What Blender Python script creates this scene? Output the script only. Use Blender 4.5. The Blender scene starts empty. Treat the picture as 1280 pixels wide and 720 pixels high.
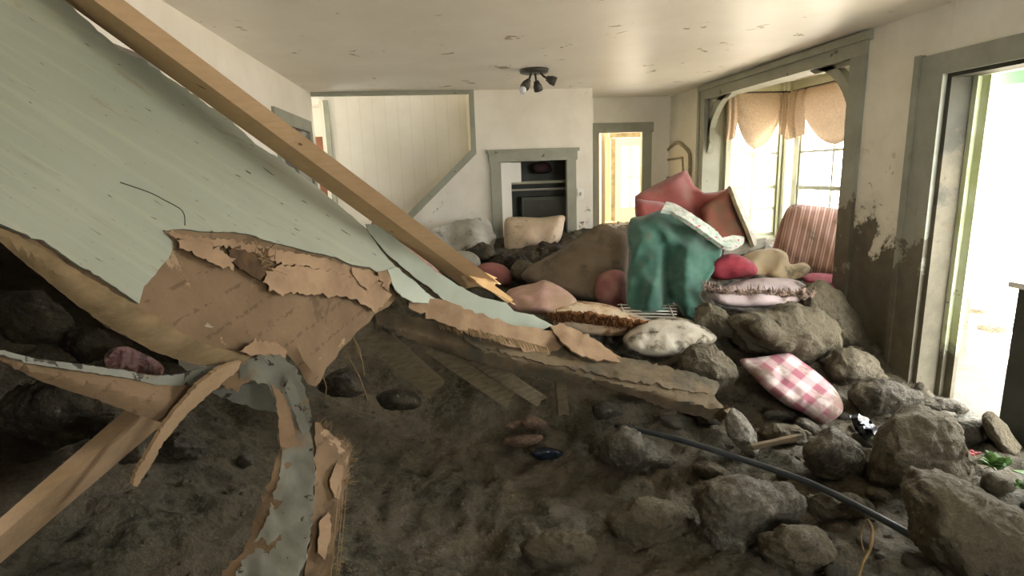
import bpy, bmesh, math, random
import numpy as np
from mathutils import Vector, Matrix, noise
from mathutils.geometry import delaunay_2d_cdt
S = bpy.context.scene
C = S.collection
PI = math.pi

# ------------------------------------------------------------------ camera
CAM = np.array([0.0, 0.0, 1.54]); FPX = 708.6
yaw, pitch, roll = math.radians(6.856), math.radians(11.588), math.radians(-1.889)
fw = np.array([math.sin(yaw)*math.cos(pitch), math.cos(yaw)*math.cos(pitch), -math.sin(pitch)])
rt = np.array([math.cos(yaw), -math.sin(yaw), 0.0]); up = np.cross(rt, fw)
rt, up = rt*math.cos(roll)+up*math.sin(roll), -rt*math.sin(roll)+up*math.cos(roll)
cd = bpy.data.cameras.new('camera'); cam = bpy.data.objects.new('camera', cd); C.objects.link(cam)
cd.sensor_width = 36; cd.lens = 36*FPX/1280; cd.clip_start = .02; cd.clip_end = 200
cam.matrix_world = Matrix(((rt[0], up[0], -fw[0], CAM[0]), (rt[1], up[1], -fw[1], CAM[1]), (rt[2], up[2], -fw[2], CAM[2]), (0, 0, 0, 1)))
S.camera = cam

# ------------------------------------------------------------------ light
w = bpy.data.worlds.new('sky'); S.world = w; w.use_nodes = True
w.node_tree.nodes['Background'].inputs[0].default_value = (1.0, 1.0, .985, 1)
w.node_tree.nodes['Background'].inputs[1].default_value = 14.0
sun = bpy.data.lights.new('sun', 'SUN'); sun.energy = 42.0; sun.angle = .02; sun.color = (1, .96, .88)
so = bpy.data.objects.new('sun', sun); C.objects.link(so); so.rotation_euler = (math.radians(18), math.radians(-22), 0)
def portal(name, loc, rot, sx, sy):
    l = bpy.data.lights.new(name, 'AREA'); l.shape = 'RECTANGLE'; l.size = sx; l.size_y = sy; l.cycles.is_portal = True
    o = bpy.data.objects.new(name, l); C.objects.link(o); o.location = loc; o.rotation_euler = rot
portal('portal_door', (3.1, 2.5, 1.0), (0, math.radians(90), 0), 2.1, 1.1)
portal('portal_bay_side', (4.02, 5.0, 1.4), (0, math.radians(90), 0), 1.5, 2.2)
portal('portal_bay_end', (3.5, 6.22, 1.4), (math.radians(-90), 0, 0), 1.0, 1.5)
portal('portal_rear', (1.85, -1.55, 1.5), (math.radians(90), 0, 0), 1.0, .8)
S.view_settings.view_transform = 'Standard'; S.view_settings.look = 'None'
S.view_settings.gamma = 1; S.view_settings.use_curve_mapping = False
S.view_settings.exposure = 0.62
S.cycles.max_bounces = 8; S.cycles.diffuse_bounces = 5; S.cycles.sample_clamp_indirect = 6
S.cycles.use_denoising = True

# ------------------------------------------------------------------ helpers
def ray(px, py): return fw*FPX + rt*(px-640) - up*(py-360)
def P(px, py, Y):
    d = ray(px, py); t = (Y-CAM[1])/d[1]
    return Vector(CAM + d*t)
def PX(px, py, X):
    d = ray(px, py); return Vector(CAM + d*(X-CAM[0])/d[0])
def srgb(r, g, b):
    f = lambda c: (c/255/12.92) if c/255 <= .04045 else ((c/255+.055)/1.055)**2.4
    return (f(r), f(g), f(b), 1)

def tps(ctrl):
    A = np.array([c[:2] for c in ctrl], float); v = np.array([c[2] for c in ctrl], float)
    sc = np.ptp(A, axis=0).max(); A = A/sc; n = len(A); U = lambda d: d*d*np.log(d+1e-9)
    K = np.zeros((n+3, n+3)); K[:n, :n] = U(np.linalg.norm(A[:, None]-A[None], axis=2))+np.eye(n)*.003; K[:n, n] = 1; K[:n, n+1:] = A; K[n, :n] = 1; K[n+1:, :n] = A.T
    wt = np.linalg.lstsq(K, np.concatenate([v, np.zeros(3)]), rcond=None)[0]
    return lambda x, y: float(U(np.hypot(A[:, 0]-x/sc, A[:, 1]-y/sc))@wt[:n]+wt[n]+wt[n+1]*x/sc+wt[n+2]*y/sc)
def rbf(ctrl, lin=True):
    """smooth interpolation of value at 2-d control points"""
    A = np.array([c[:2] for c in ctrl], float); v = np.array([c[2] for c in ctrl], float)
    n = len(A); D = np.linalg.norm(A[:, None]-A[None], axis=2)
    K = np.zeros((n+3, n+3)); K[:n, :n] = D; K[:n, n] = 1; K[:n, n+1:] = A; K[n, :n] = 1; K[n+1:, :n] = A.T
    wt = np.linalg.lstsq(K, np.concatenate([v, np.zeros(3)]), rcond=None)[0]
    def f(x, y):
        d = np.hypot(A[:, 0]-x, A[:, 1]-y)
        return float(d@wt[:n] + wt[n] + wt[n+1]*x + wt[n+2]*y)
    return f
def depthfn(ctrl):
    if isinstance(ctrl, (int, float)): return lambda x, y: float(ctrl)
    if len(ctrl) < 3:
        (x0, y0, a), (x1, y1, b) = ctrl
        L = (x1-x0)**2+(y1-y0)**2
        return lambda x, y: 1/((1/a)+((1/b)-(1/a))*(((x-x0)*(x1-x0)+(y-y0)*(y1-y0))/L))
    g = tps([(x, y, 1/Y) for x, y, Y in ctrl]); lo, hi = min(c[2] for c in ctrl)*.97, max(c[2] for c in ctrl)*1.03
    return lambda x, y: min(max(1/max(g(x, y), .05), lo), hi)

def nz(x, y=0, z=0, s=1, o=3):
    return noise.fractal(Vector((x*s, y*s, z*s)), 1.0, 2.0, o)

class Obj: pass
def finish(o, label=None, cat=None, group=None, kind=None):
    if label: o['label'] = label
    if cat: o['category'] = cat
    if group: o['group'] = group
    if kind: o['kind'] = kind
    return o
def empty(name, loc, label, cat, group=None, kind=None):
    o = bpy.data.objects.new(name, None); C.objects.link(o); o.location = loc; o.empty_display_size = .05
    return finish(o, label, cat, group, kind)
def mesh(name, bm, mat, parent=None, smooth=True, origin=None):
    """bm in world coordinates"""
    if parent is not None:
        off = Vector((0, 0, 0)); p = parent
        while p is not None: off += p.location; p = p.parent
    elif origin is not None: off = Vector(origin)
    else:
        xs = [v.co for v in bm.verts]
        off = Vector(((min(c.x for c in xs)+max(c.x for c in xs))/2, (min(c.y for c in xs)+max(c.y for c in xs))/2, min(c.z for c in xs)))
    bmesh.ops.translate(bm, verts=bm.verts, vec=-off)
    bmesh.ops.recalc_face_normals(bm, faces=bm.faces) if name != 'sheet' else None
    me = bpy.data.meshes.new(name); bm.to_mesh(me); bm.free()
    if smooth:
        for p in me.polygons: p.use_smooth = True
    if mat: me.materials.append(mat)
    o = bpy.data.objects.new(name, me); C.objects.link(o)
    if parent is not None: o.parent = parent
    else: o.location = off
    return o
_bc = [0]
def box(bm, x0, x1, y0, y1, z0, z1):
    _bc[0] = (_bc[0]+1) % 9; e = _bc[0]*.0004; x0 -= e; x1 += e; y0 -= e; y1 += e; z0 -= e; z1 += e
    vs = [bm.verts.new((x, y, z)) for x in (x0, x1) for y in (y0, y1) for z in (z0, z1)]
    for f in ((0, 1, 3, 2), (4, 6, 7, 5), (0, 4, 5, 1), (2, 3, 7, 6), (0, 2, 6, 4), (1, 5, 7, 3)): bm.faces.new([vs[i] for i in f])
    return vs
def obox(bm, c, ax, ay, az):
    """oriented box, half-axis vectors"""
    vs = [bm.verts.new(c+ax*i+ay*j+az*k) for i in (-1, 1) for j in (-1, 1) for k in (-1, 1)]
    for f in ((0, 1, 3, 2), (4, 6, 7, 5), (0, 4, 5, 1), (2, 3, 7, 6), (0, 2, 6, 4), (1, 5, 7, 3)): bm.faces.new([vs[i] for i in f])
def boxes(name, L, mat, **k):
    bm = bmesh.new()
    for b in L: box(bm, *b)
    return mesh(name, bm, mat, smooth=False, origin=(0, 0, 0) if 'parent' not in k else None, **k)
def structure(o): o['kind'] = 'structure'; return o
def tube(bm, pts, r, n=8, cap=True):
    pts = [Vector(p) for p in pts]; rings = []
    rr = r if callable(r) else (lambda t: r)
    prev = None
    for i, p in enumerate(pts):
        t = (pts[min(i+1, len(pts)-1)]-pts[max(i-1, 0)]).normalized()
        a = t.cross(Vector((0, 0, 1)) if abs(t.z) < .95 else Vector((1, 0, 0))).normalized() if prev is None else (prev-t*prev.dot(t)).normalized()
        prev = a; b = t.cross(a); R = rr(i/max(1, len(pts)-1))
        rings.append([bm.verts.new(p+a*R*math.cos(2*PI*k/n)+b*R*math.sin(2*PI*k/n)) for k in range(n)])
    for q, s in zip(rings, rings[1:]):
        for k in range(n): bm.faces.new((q[k], q[(k+1) % n], s[(k+1) % n], s[k]))
    if cap: bm.faces.new(rings[0]); bm.faces.new(rings[-1][::-1])
def crom(pts, n=8, closed=False):
    out = []; m = len(pts); pts = [np.array(p, float) for p in pts]
    for i in range(m if closed else m-1):
        if closed: a, b, c, d = pts[(i-1) % m], pts[i], pts[(i+1) % m], pts[(i+2) % m]
        else: a, b, c, d = pts[max(i-1, 0)], pts[i], pts[i+1], pts[min(i+2, m-1)]
        for k in range(n):
            t = k/n
            out.append(.5*((2*b)+(-a+c)*t+(2*a-5*b+4*c-d)*t*t+(-a+3*b-3*c+d)*t**3))
    if not closed: out.append(pts[-1])
    return out
def resample(poly, step, jag, rnd):
    out = []; m = len(poly)
    for i in range(m):
        a = np.array(poly[i], float); b = np.array(poly[(i+1) % m], float); L = np.linalg.norm(b-a)
        k = max(1, int(round(L/step))); nrm = np.array([-(b-a)[1], (b-a)[0]])/(L+1e-9)
        for j in range(k):
            p = a+(b-a)*j/k
            if jag: p = p+nrm*(rnd.gauss(0, jag*.55)+(rnd.uniform(1, 2.6)*jag*rnd.choice((-1, 1)) if rnd.random() < .14 else 0))+(b-a)/(L+1e-9)*rnd.gauss(0, jag*.3)
            out.append(p)
    return out
def region(poly, spacing, rnd):
    """triangulate the inside of an outline with inner points"""
    B = np.array(poly); n = len(B)
    x0, y0 = B.min(0); x1, y1 = B.max(0); pts = []
    A2 = np.roll(B, -1, 0)
    def dist(x, y):
        p = np.array([x, y]); d = A2-B; t = np.clip(((p-B)*d).sum(1)/((d*d).sum(1)+1e-12), 0, 1)
        return float(np.min(np.linalg.norm(p-(B+d*t[:, None]), axis=1)))
    def inside(x, y):
        c = False
        for i in range(n):
            xa, ya = B[i]; xb, yb = B[(i+1) % n]
            if (ya > y) != (yb > y) and x < (xb-xa)*(y-ya)/(yb-ya+1e-12)+xa: c = not c
        return c
    iy = 0; y = y0+spacing/2
    while y < y1:
        x = x0+(spacing/2 if iy % 2 else spacing)
        while x < x1:
            jx, jy = x+rnd.uniform(-.2, .2)*spacing, y+rnd.uniform(-.2, .2)*spacing
            if inside(jx, jy) and dist(jx, jy) > spacing*.45: pts.append((jx, jy))
            x += spacing
        y += spacing*.87; iy += 1
    V = [Vector((float(a), float(b))) for a, b in list(map(tuple, poly))+pts]
    E = [(i, (i+1) % n) for i in range(n)]
    r = delaunay_2d_cdt(V, E, [], 1, 1e-4)
    vs = [(v.x, v.y) for v in r[0]]; ds = [dist(*v) for v in vs]
    return vs, ds, r[2]
def uvset(bm, me_uv, frame, pix):
    uvl = bm.loops.layers.uv.new('UVMap')
    (ox, oy), (ux, uy), (vx, vy) = frame
    M = np.linalg.inv(np.array([[ux-ox, vx-ox], [uy-oy, vy-oy]]))
    for f in bm.faces:
        for l in f.loops:
            q = M@(np.array(pix[l.vert.index])-np.array([ox, oy])); l[uvl].uv = (q[0], q[1])
def sheet(name, outline, depth, mat, thick=.006, spacing=9, jag=1.0, smooth_outline=False, fold=None, seed=0, frame=None, step=None, parent=None, offset=0.0, **k):
    rnd = random.Random(seed)
    poly = [tuple(p) for p in (crom(outline, 6, True) if smooth_outline else resample(outline, step or spacing*.8, jag, rnd))]
    vs, ds, fs = region(poly, spacing, rnd); D = depthfn(depth)
    bm = bmesh.new(); W = []
    for (x, y), d in zip(vs, ds):
        Y = D(x, y)+offset
        if fold: Y += fold(x, y, d)
        W.append(bm.verts.new(P(x, y, Y)))
    bm.verts.index_update()
    for f in fs:
        try: bm.faces.new([W[i] for i in f])
        except ValueError: pass
    bmesh.ops.recalc_face_normals(bm, faces=bm.faces)
    bm.normal_update()
    s = sum((Vector(CAM)-f.calc_center_median()).dot(f.normal)*f.calc_area() for f in bm.faces)
    if s < 0: bmesh.ops.reverse_faces(bm, faces=bm.faces)
    if frame: uvset(bm, None, frame, vs)
    # keep the facing we chose
    nm = name
    off = None
    if parent is not None:
        off = Vector((0, 0, 0)); p = parent
        while p is not None: off += p.location; p = p.parent
    else:
        xs = [v.co for v in bm.verts]
        off = Vector(((min(c.x for c in xs)+max(c.x for c in xs))/2, (min(c.y for c in xs)+max(c.y for c in xs))/2, min(c.z for c in xs)))
    bmesh.ops.translate(bm, verts=bm.verts, vec=-off)
    me = bpy.data.meshes.new(nm); bm.to_mesh(me); bm.free()
    for p in me.polygons: p.use_smooth = True
    me.materials.append(mat)
    o = bpy.data.objects.new(nm, me); C.objects.link(o)
    if parent is not None: o.parent = parent
    else: o.location = off
    m = o.modifiers.new('solid', 'SOLIDIFY'); m.thickness = thick; m.offset = -1
    m = o.modifiers.new('crisp', 'EDGE_SPLIT'); m.split_angle = math.radians(38)
    return finish(o, **k)
def puff(name, outline, depth, t, mat, wid=.5, spacing=6, seed=0, frame=None, fold=None, parent=None, smooth_outline=True, back=1.0, jag=0, power=.5, wr=.03, **k):
    """a stuffed closed body: outline, mean depth, half thickness t"""
    rnd = random.Random(seed)
    poly = [tuple(p) for p in (crom(outline, 5, True) if smooth_outline else resample(outline, spacing, jag, rnd))]
    vs, ds, fs = region(poly, spacing, rnd); D = depthfn(depth)
    nb = len(poly); dm = max(ds)*wid*2
    bm = bmesh.new(); F = []; Bk = []; pix = []
    for (x, y), d in zip(vs, ds):
        u = min(d/dm, 1); h = t*(1-(1-u)**2)**power
        Y = D(x, y); fo = fold(x, y, d) if fold else 0
        if not fold and wr: fo = wr*(nz(x, y, seed, .035, 3)+.6*(abs(nz(x, y, seed+9, .06, 2))-.3))
        if d < 1e-3:
            v = bm.verts.new(P(x, y, Y)); F.append(v); Bk.append(v); pix.append((x, y))
        else:
            F.append(bm.verts.new(P(x, y, Y-h+fo*min(1, d/6)))); Bk.append(bm.verts.new(P(x, y, Y+h*back))); pix += [(x, y), (x, y)]
    bm.verts.index_update()
    for f in fs:
        try: bm.faces.new([F[i] for i in f])
        except ValueError: pass
        try: bm.faces.new([Bk[i] for i in f][::-1])
        except ValueError: pass
    if frame: uvset(bm, None, frame, pix)
    return finish(mesh(name, bm, mat, parent), **k)

# ------------------------------------------------------------------ materials
def node(nt, t, **kw):
    n = nt.nodes.new(t)
    for a, b in kw.items():
        if a.startswith('_'): n.inputs[a[1:]].default_value = b
        else: setattr(n, a, b)
    return n
def mixc(nt, fac, a, b):
    n = node(nt, 'ShaderNodeMix', data_type='RGBA')
    for s, v in ((0, fac), (6, a), (7, b)):
        if isinstance(v, bpy.types.NodeSocket): nt.links.new(v, n.inputs[s])
        else: n.inputs[s].default_value = v
    return n.outputs[2]
def noi(nt, co, scale, detail=5, rough=.6, dist=0):
    n = node(nt, 'ShaderNodeTexNoise'); n.inputs['Scale'].default_value = scale; n.inputs['Detail'].default_value = detail
    n.inputs['Roughness'].default_value = rough; n.inputs['Distortion'].default_value = dist
    nt.links.new(co, n.inputs['Vector']); return n.outputs['Fac']
def ramp(nt, v, lo, hi, a=0, b=1):
    n = node(nt, 'ShaderNodeMapRange'); n.inputs[1].default_value = lo; n.inputs[2].default_value = hi
    n.inputs[3].default_value = a; n.inputs[4].default_value = b; nt.links.new(v, n.inputs[0]); return n.outputs[0]
def mth(nt, op, a, b=0.0):
    n = node(nt, 'ShaderNodeMath', operation=op)
    for i, v in enumerate((a, b)):
        if isinstance(v, bpy.types.NodeSocket): nt.links.new(v, n.inputs[i])
        else: n.inputs[i].default_value = v
    return n.outputs[0]
def scalev(nt, co, sc):
    n = node(nt, 'ShaderNodeMapping'); n.inputs['Scale'].default_value = sc; nt.links.new(co, n.inputs['Vector']); return n.outputs[0]
MUD = srgb(86, 82, 68)
def mat(name, c1, c2=None, scale=6, rough=.8, bump=.3, bscale=40, mud=None, mscale=5, mudc=MUD, spec=.3, stretch=None, extra=None, speck=None, sheen=0, bdist=.01):
    m = bpy.data.materials.new(name); m.use_nodes = True; nt = m.node_tree
    bs = nt.nodes['Principled BSDF']; tc = node(nt, 'ShaderNodeTexCoord'); co = tc.outputs['Object']
    if stretch: co = scalev(nt, co, stretch)
    col = c1
    if c2: col = mixc(nt, ramp(nt, noi(nt, co, scale), .35, .65), c1, c2)
    if extra: col = extra(nt, tc, col)
    if speck: # dark splashes: (colour, scale, threshold)
        col = mixc(nt, ramp(nt, noi(nt, tc.outputs['Object'], speck[1], 3, .6, .6), speck[2], speck[2]+.03), col, speck[0])
    if mud is not None:
        col = mixc(nt, ramp(nt, noi(nt, tc.outputs['Object'], mscale, 6, .65), .62-mud*.45, .72-mud*.35), col, mudc)
    if isinstance(col, bpy.types.NodeSocket): nt.links.new(col, bs.inputs['Base Color'])
    else: bs.inputs['Base Color'].default_value = col
    bs.inputs['Roughness'].default_value = rough; bs.inputs['Specular IOR Level'].default_value = spec
    if sheen: bs.inputs['Sheen Weight'].default_value = sheen
    if bump:
        b = node(nt, 'ShaderNodeBump'); b.inputs['Strength'].default_value = bump; b.inputs['Distance'].default_value = bdist
        nt.links.new(noi(nt, co, bscale, 6, .65), b.inputs['Height']); nt.links.new(b.outputs[0], bs.inputs['Normal'])
    return m
def objz(nt, tc):
    s = node(nt, 'ShaderNodeSeparateXYZ'); nt.links.new(tc.outputs['Object'], s.inputs[0]); return s.outputs
def mudline(level, soft=.25, nscale=2.5, amp=1.0, col=MUD, splash=True):
    """mud up to an uneven tide mark, with splashes over it"""
    def f(nt, tc, c):
        z = objz(nt, tc)[2]; n = noi(nt, tc.outputs['Object'], nscale, 8, .68, .3)
        h = mth(nt, 'ADD', z, mth(nt, 'MULTIPLY', mth(nt, 'SUBTRACT', n, .5), -amp*1.6))
        fac = ramp(nt, h, level+.03, level-.03)
        c = mixc(nt, ramp(nt, h, level+soft, level-.05, 0, .35), c, srgb(138, 130, 112))
        c = mixc(nt, fac, c, mixc(nt, ramp(nt, noi(nt, tc.outputs['Object'], 9, 6), .35, .65), col, srgb(102, 96, 80)))
        if splash:
            s = ramp(nt, noi(nt, scalev(nt, tc.outputs['Object'], (1, 1, .8)), 11, 5, .65, .8), .62, .65)
            g = ramp(nt, z, level+.75, level+.1, 0, 1)
            c = mixc(nt, mth(nt, 'MULTIPLY', s, g), c, srgb(95, 84, 66))
        return c
    return f
CREAM = srgb(226, 219, 200)
def smear(nt, tc, c):
    n = noi(nt, scalev(nt, tc.outputs['Object'], (1, 2.2, 2.2)), 3.2, 7, .7, 1.2)
    return mixc(nt, ramp(nt, n, .66, .76, 0, .5), c, srgb(150, 125, 92))
M = {}
def grit(a, b):
    def f(nt, tc, c):
        o = tc.outputs['Object']
        c = mixc(nt, ramp(nt, noi(nt, o, 38, 6, .75), .40, .62), mixc(nt, .55, c, srgb(52, 47, 36)), c)
        return mixc(nt, ramp(nt, noi(nt, o, 17, 8, .75, .3), .58, .68, 0, .7), c, srgb(176, 168, 148))
    return f
def gritmud(nt, tc, c):
    o = tc.outputs['Object']
    c = mixc(nt, ramp(nt, noi(nt, o, 30, 8, .8), .40, .58), srgb(46, 43, 31), c)
    c = mixc(nt, ramp(nt, noi(nt, o, 2.2, 5, .6), .4, .65, 0, .6), c, srgb(126, 112, 91))
    return mixc(nt, ramp(nt, noi(nt, o, 55, 4, .7), .64, .70, 0, .7), c, srgb(146, 136, 114))
M['wall_r'] = mat('white_wall_muddy', srgb(228, 226, 214), srgb(214, 211, 197), 3, .75, .08, 60, extra=mudline(.98, amp=1.15))
M['wall_b'] = mat('back_wall_paint', srgb(232, 228, 216), srgb(222, 217, 203), 3, .75, .05, 60, extra=lambda nt, tc, c: mudline(.72, amp=.35)(nt, tc, smear(nt, tc, c)))
M['wall_l'] = mat('left_wall_paint', srgb(234, 230, 219), srgb(226, 221, 208), 3, .75, .05, 60)
M['ceil'] = mat('ceiling_paint', srgb(236, 232, 221), srgb(228, 223, 210), 2, .42, .04, 30, spec=.5, speck=(srgb(158, 142, 116), 4.5, .665))
def planks(nt, tc, c):
    w_ = node(nt, 'ShaderNodeTexWave', wave_type='BANDS', bands_direction='X'); w_.inputs['Scale'].default_value = 2.2; w_.inputs['Distortion'].default_value = 0
    nt.links.new(tc.outputs['Object'], w_.inputs[0])
    return mixc(nt, ramp(nt, w_.outputs['Fac'], .03, .0, 0, .16), c, srgb(180, 170, 145))
M['planks'] = mat('painted_boarding', srgb(236, 232, 222), srgb(226, 221, 208), 2, .6, .03, 20, extra=planks)
GG = srgb(156, 157, 141)
M['trim'] = mat('grey_green_trim', GG, srgb(144, 145, 129), 5, .55, .1, 30, speck=(srgb(105, 98, 80), 9, .68))
M['trim_r'] = mat('grey_green_trim_muddy', srgb(146, 149, 136), srgb(130, 133, 120), 5, .55, .12, 30, extra=mudline(1.0, amp=1.5, nscale=3.2))
M['white'] = mat('white_paint', srgb(232, 230, 220), None, rough=.5, bump=0)
M['sash'] = mat('sash_paint', srgb(182, 184, 160), srgb(168, 170, 146), 4, .5, 0)
M['cream'] = mat('cream_paint', srgb(236, 228, 208), None, rough=.6, bump=0)
M['yel'] = mat('hall_yellow_wall', srgb(240, 228, 200), srgb(236, 222, 190), 3, .7, 0)
M['mud'] = mat('wet_mud', srgb(104, 98, 78), srgb(70, 67, 50), 5, .66, 1.0, 34, mud=.35, mscale=14, mudc=srgb(98, 91, 76), spec=.35, extra=gritmud, bdist=.03)
M['dirt_out'] = mat('outside_dirt', srgb(190, 180, 165), srgb(150, 140, 125), 3, .9, .4, 20)
def rockmat(n, a, b, mud=.3, sc=5):
    a, b = [tuple(c*.88 for c in q[:3])+(1,) for q in (a, b)]
    return mat(n, a, b, sc, .82, 1.0, 30, bdist=.03, mud=mud, mscale=4, mudc=srgb(98, 90, 72), spec=.25, extra=grit(a, b))
M['rock_g'] = rockmat('grey_stone', srgb(140, 135, 122), srgb(98, 92, 80), .25, 7)
M['rock_b'] = rockmat('brown_stone', srgb(128, 118, 99), srgb(92, 84, 66), .5, 5)
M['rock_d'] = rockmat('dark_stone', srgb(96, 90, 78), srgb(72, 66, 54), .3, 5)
M['rock_w'] = rockmat('pale_stone', srgb(190, 184, 170), srgb(140, 132, 116), .12, 9)
M['rock_p'] = rockmat('pinkish_stone', srgb(160, 132, 112), srgb(120, 98, 82), .3, 8)
M['mudrock'] = rockmat('mud_coated_stone', srgb(122, 112, 93), srgb(100, 91, 74), .7, 4)
def scuffs(nt, tc, c):
    uv = tc.outputs['UV']
    g = ramp(nt, noi(nt, scalev(nt, uv, (1.2, 3.5, 1)), 2.2, 5), .3, .7)
    c = mixc(nt, mth(nt, 'MULTIPLY', g, .4), c, srgb(148, 148, 126))
    g2 = ramp(nt, noi(nt, scalev(nt, uv, (.8, 9, 1)), 3.0, 4, .5), .5, .62, 0, .18)
    c = mixc(nt, g2, c, srgb(182, 180, 154))
    g3 = ramp(nt, noi(nt, scalev(nt, uv, (1.5, 6, 1)), 4.0, 6, .65, .5), .60, .70, 0, .55)
    c = mixc(nt, g3, c, srgb(132, 118, 88))
    s = ramp(nt, noi(nt, scalev(nt, uv, (10, 46, 1)), 2.4, 3, .5, .4),   .69, .72)
    c = mixc(nt, s, c, srgb(70, 66, 52))
    return mixc(nt, ramp(nt, noi(nt, scalev(nt, uv, (14, 26, 1)), 5, 3, .5), .74, .76), c, srgb(84, 80, 64))
M['skin'] = mat('painted_plaster', srgb(146, 153, 138), srgb(158, 162, 146), 1.5, .6, .12, 8, extra=scuffs)
M['skin2'] = mat('painted_plaster_strip', srgb(172, 180, 164), srgb(158, 165, 148), 4, .6, .1, 20)
M['skin3'] = mat('painted_plaster_muddy', srgb(132, 133, 122), srgb(108, 108, 97), 5, .65, .3, 20, speck=(srgb(58, 54, 44), 16, .60), mud=.12, mscale=7, mudc=srgb(126, 104, 78))
def torn(nt, tc, c):
    o = tc.outputs['Object']
    c = mixc(nt, ramp(nt, noi(nt, o, 3.4, 8, .7, .8), .54, .57, 0, .75), c, srgb(92, 74, 54))
    c = mixc(nt, ramp(nt, noi(nt, scalev(nt, o, (1.1, 1, 1)), 5.2, 7, .7, .6), .60, .62, 0, .8), c, srgb(164, 140, 112))
    c = mixc(nt, ramp(nt, noi(nt, scalev(nt, o, (1, 1, 1.6)), 6.1, 6, .65, 1), .655, .67, 0, .8), c, srgb(160, 152, 140))
    w_ = node(nt, 'ShaderNodeTexWave', wave_type='BANDS', bands_direction='Z'); w_.inputs['Scale'].default_value = 3.6; w_.inputs['Distortion'].default_value = .6
    mp = node(nt, 'ShaderNodeMapping'); mp.inputs['Rotation'].default_value = (0, .5, 0); nt.links.new(o, mp.inputs['Vector']); nt.links.new(mp.outputs[0], w_.inputs[0])
    f = mth(nt, 'MULTIPLY', ramp(nt, w_.outputs['Fac'], .93, .97, 0, .45), ramp(nt, noi(nt, o, 40, 2), .5, .56))
    return mixc(nt, f, c, srgb(74, 60, 44))
M['paper'] = mat('brown_board_paper', srgb(128, 106, 80), srgb(104, 85, 62), 2.6, .85, .35, 30, extra=torn)
M['paper2'] = mat('pale_torn_paper', srgb(162, 136, 107), srgb(134, 109, 84), 7, .85, .25, 30)
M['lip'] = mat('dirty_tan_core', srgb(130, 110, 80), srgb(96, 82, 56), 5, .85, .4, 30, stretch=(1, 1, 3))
M['darkwood'] = mat('weathered_lath', srgb(124, 112, 88), srgb(98, 88, 68), 9, .8, .5, 30, stretch=(2, 2, 8))
M['board'] = mat('muddy_board', srgb(122, 107, 84), srgb(88, 76, 58), 5, .8, .8, 26, mud=.3, mscale=7)
def grain(nt, tc, c):
    n = noi(nt, scalev(nt, tc.outputs['Object'], (2, 3, 14)), 5, 6, .65)
    return mixc(nt, ramp(nt, n, .42, .66, 0, .3), c, srgb(178, 142, 104))
M['timber'] = mat('fresh_pine', srgb(208, 178, 140), srgb(194, 164, 126), 4, .65, .1, 50, extra=grain, speck=(srgb(130, 90, 58), 12, .69))
M['timber2'] = mat('grey_pine', srgb(158, 134, 106), srgb(134, 112, 84), 5, .7, .25, 40, extra=grain)
M['splinter'] = mat('raw_splinter', srgb(238, 204, 152), srgb(220, 178, 124), 12, .7, .2, 60)
M['redsofa'] = mat('red_upholstery', srgb(156, 80, 74), srgb(136, 70, 64), 4, .85, .25, 120, mud=.18, mscale=3, mudc=srgb(140, 100, 84), sheen=.3)
M['redsofa_d'] = mat('dusty_red_upholstery', srgb(160, 104, 88), srgb(146, 92, 76), 5, .9, .25, 120, mud=.3, mscale=4, mudc=srgb(138, 108, 90))
M['green'] = mat('green_cotton', srgb(60, 102, 86), srgb(44, 82, 70), 5, .85, .25, 130, sheen=.3, mud=.06, mscale=4)
def stripes(nt, tc, c):
    s = node(nt, 'ShaderNodeSeparateXYZ'); nt.links.new(tc.outputs['UV'], s.inputs[0])
    w1 = mth(nt, 'SINE', mth(nt, 'MULTIPLY', s.outputs[0], 210.0)); w2 = mth(nt, 'SINE', mth(nt, 'MULTIPLY', s.outputs[0], 83.0))
    f = ramp(nt, mth(nt, 'ADD', mth(nt, 'ADD', w1, w2), mth(nt, 'MULTIPLY', noi(nt, scalev(nt, tc.outputs['UV'], (40, 3, 1)), 3, 4), 1.2)), .4, 2.2, 0, .7)
    return mixc(nt, f, c, srgb(190, 166, 150))
M['stripe'] = mat('striped_upholstery', srgb(136, 98, 84), srgb(122, 88, 74), 5, .9, .25, 120, extra=stripes, mud=.12, mscale=5)
M['tan'] = mat('tan_towel', srgb(166, 148, 116), srgb(148, 130, 100), 6, .95, .5, 150, mud=.15)
M['floral'] = mat('floral_quilt', srgb(218, 214, 206), srgb(150, 178, 158), 22, .9, .3, 60, speck=(srgb(186, 90, 110), 26, .60))
M['red'] = mat('crimson_fabric', srgb(140, 50, 60), srgb(116, 40, 50), 8, .85, .25, 90, mud=.1)
M['pinkp'] = mat('dirty_pink_fabric', srgb(190, 156, 146), srgb(172, 134, 124), 5, .9, .3, 60, mud=.44, mscale=5, mudc=srgb(166, 140, 118))
M['pinkd'] = mat('rose_fabric', srgb(156, 104, 98), srgb(138, 90, 86), 5, .9, .3, 60, mud=.22, mscale=4, mudc=srgb(150, 116, 98))
M['wedge'] = mat('mud_brown_cushion', srgb(122, 108, 90), srgb(108, 94, 76), 6, .92, .5, 60, mud=.3)
M['creamp'] = mat('cream_fabric_soiled', srgb(216, 200, 174), srgb(196, 168, 138), 6, .9, .35, 60, mud=.22, mscale=8, mudc=srgb(150, 112, 78))
M['fringe'] = mat('rust_brown_fringe', srgb(150, 104, 64), srgb(112, 74, 44), 30, .95, .9, 120)
M['whitep'] = mat('white_fabric_soiled', srgb(196, 190, 176), srgb(176, 168, 150), 7, .9, .3, 60, mud=.24, mscale=9, mudc=srgb(88, 78, 62))
M['lace'] = mat('pale_lilac_fabric', srgb(184, 168, 166), srgb(166, 150, 148), 7, .9, .3, 60, mud=.2, mscale=6, mudc=srgb(112, 98, 86))
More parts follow.
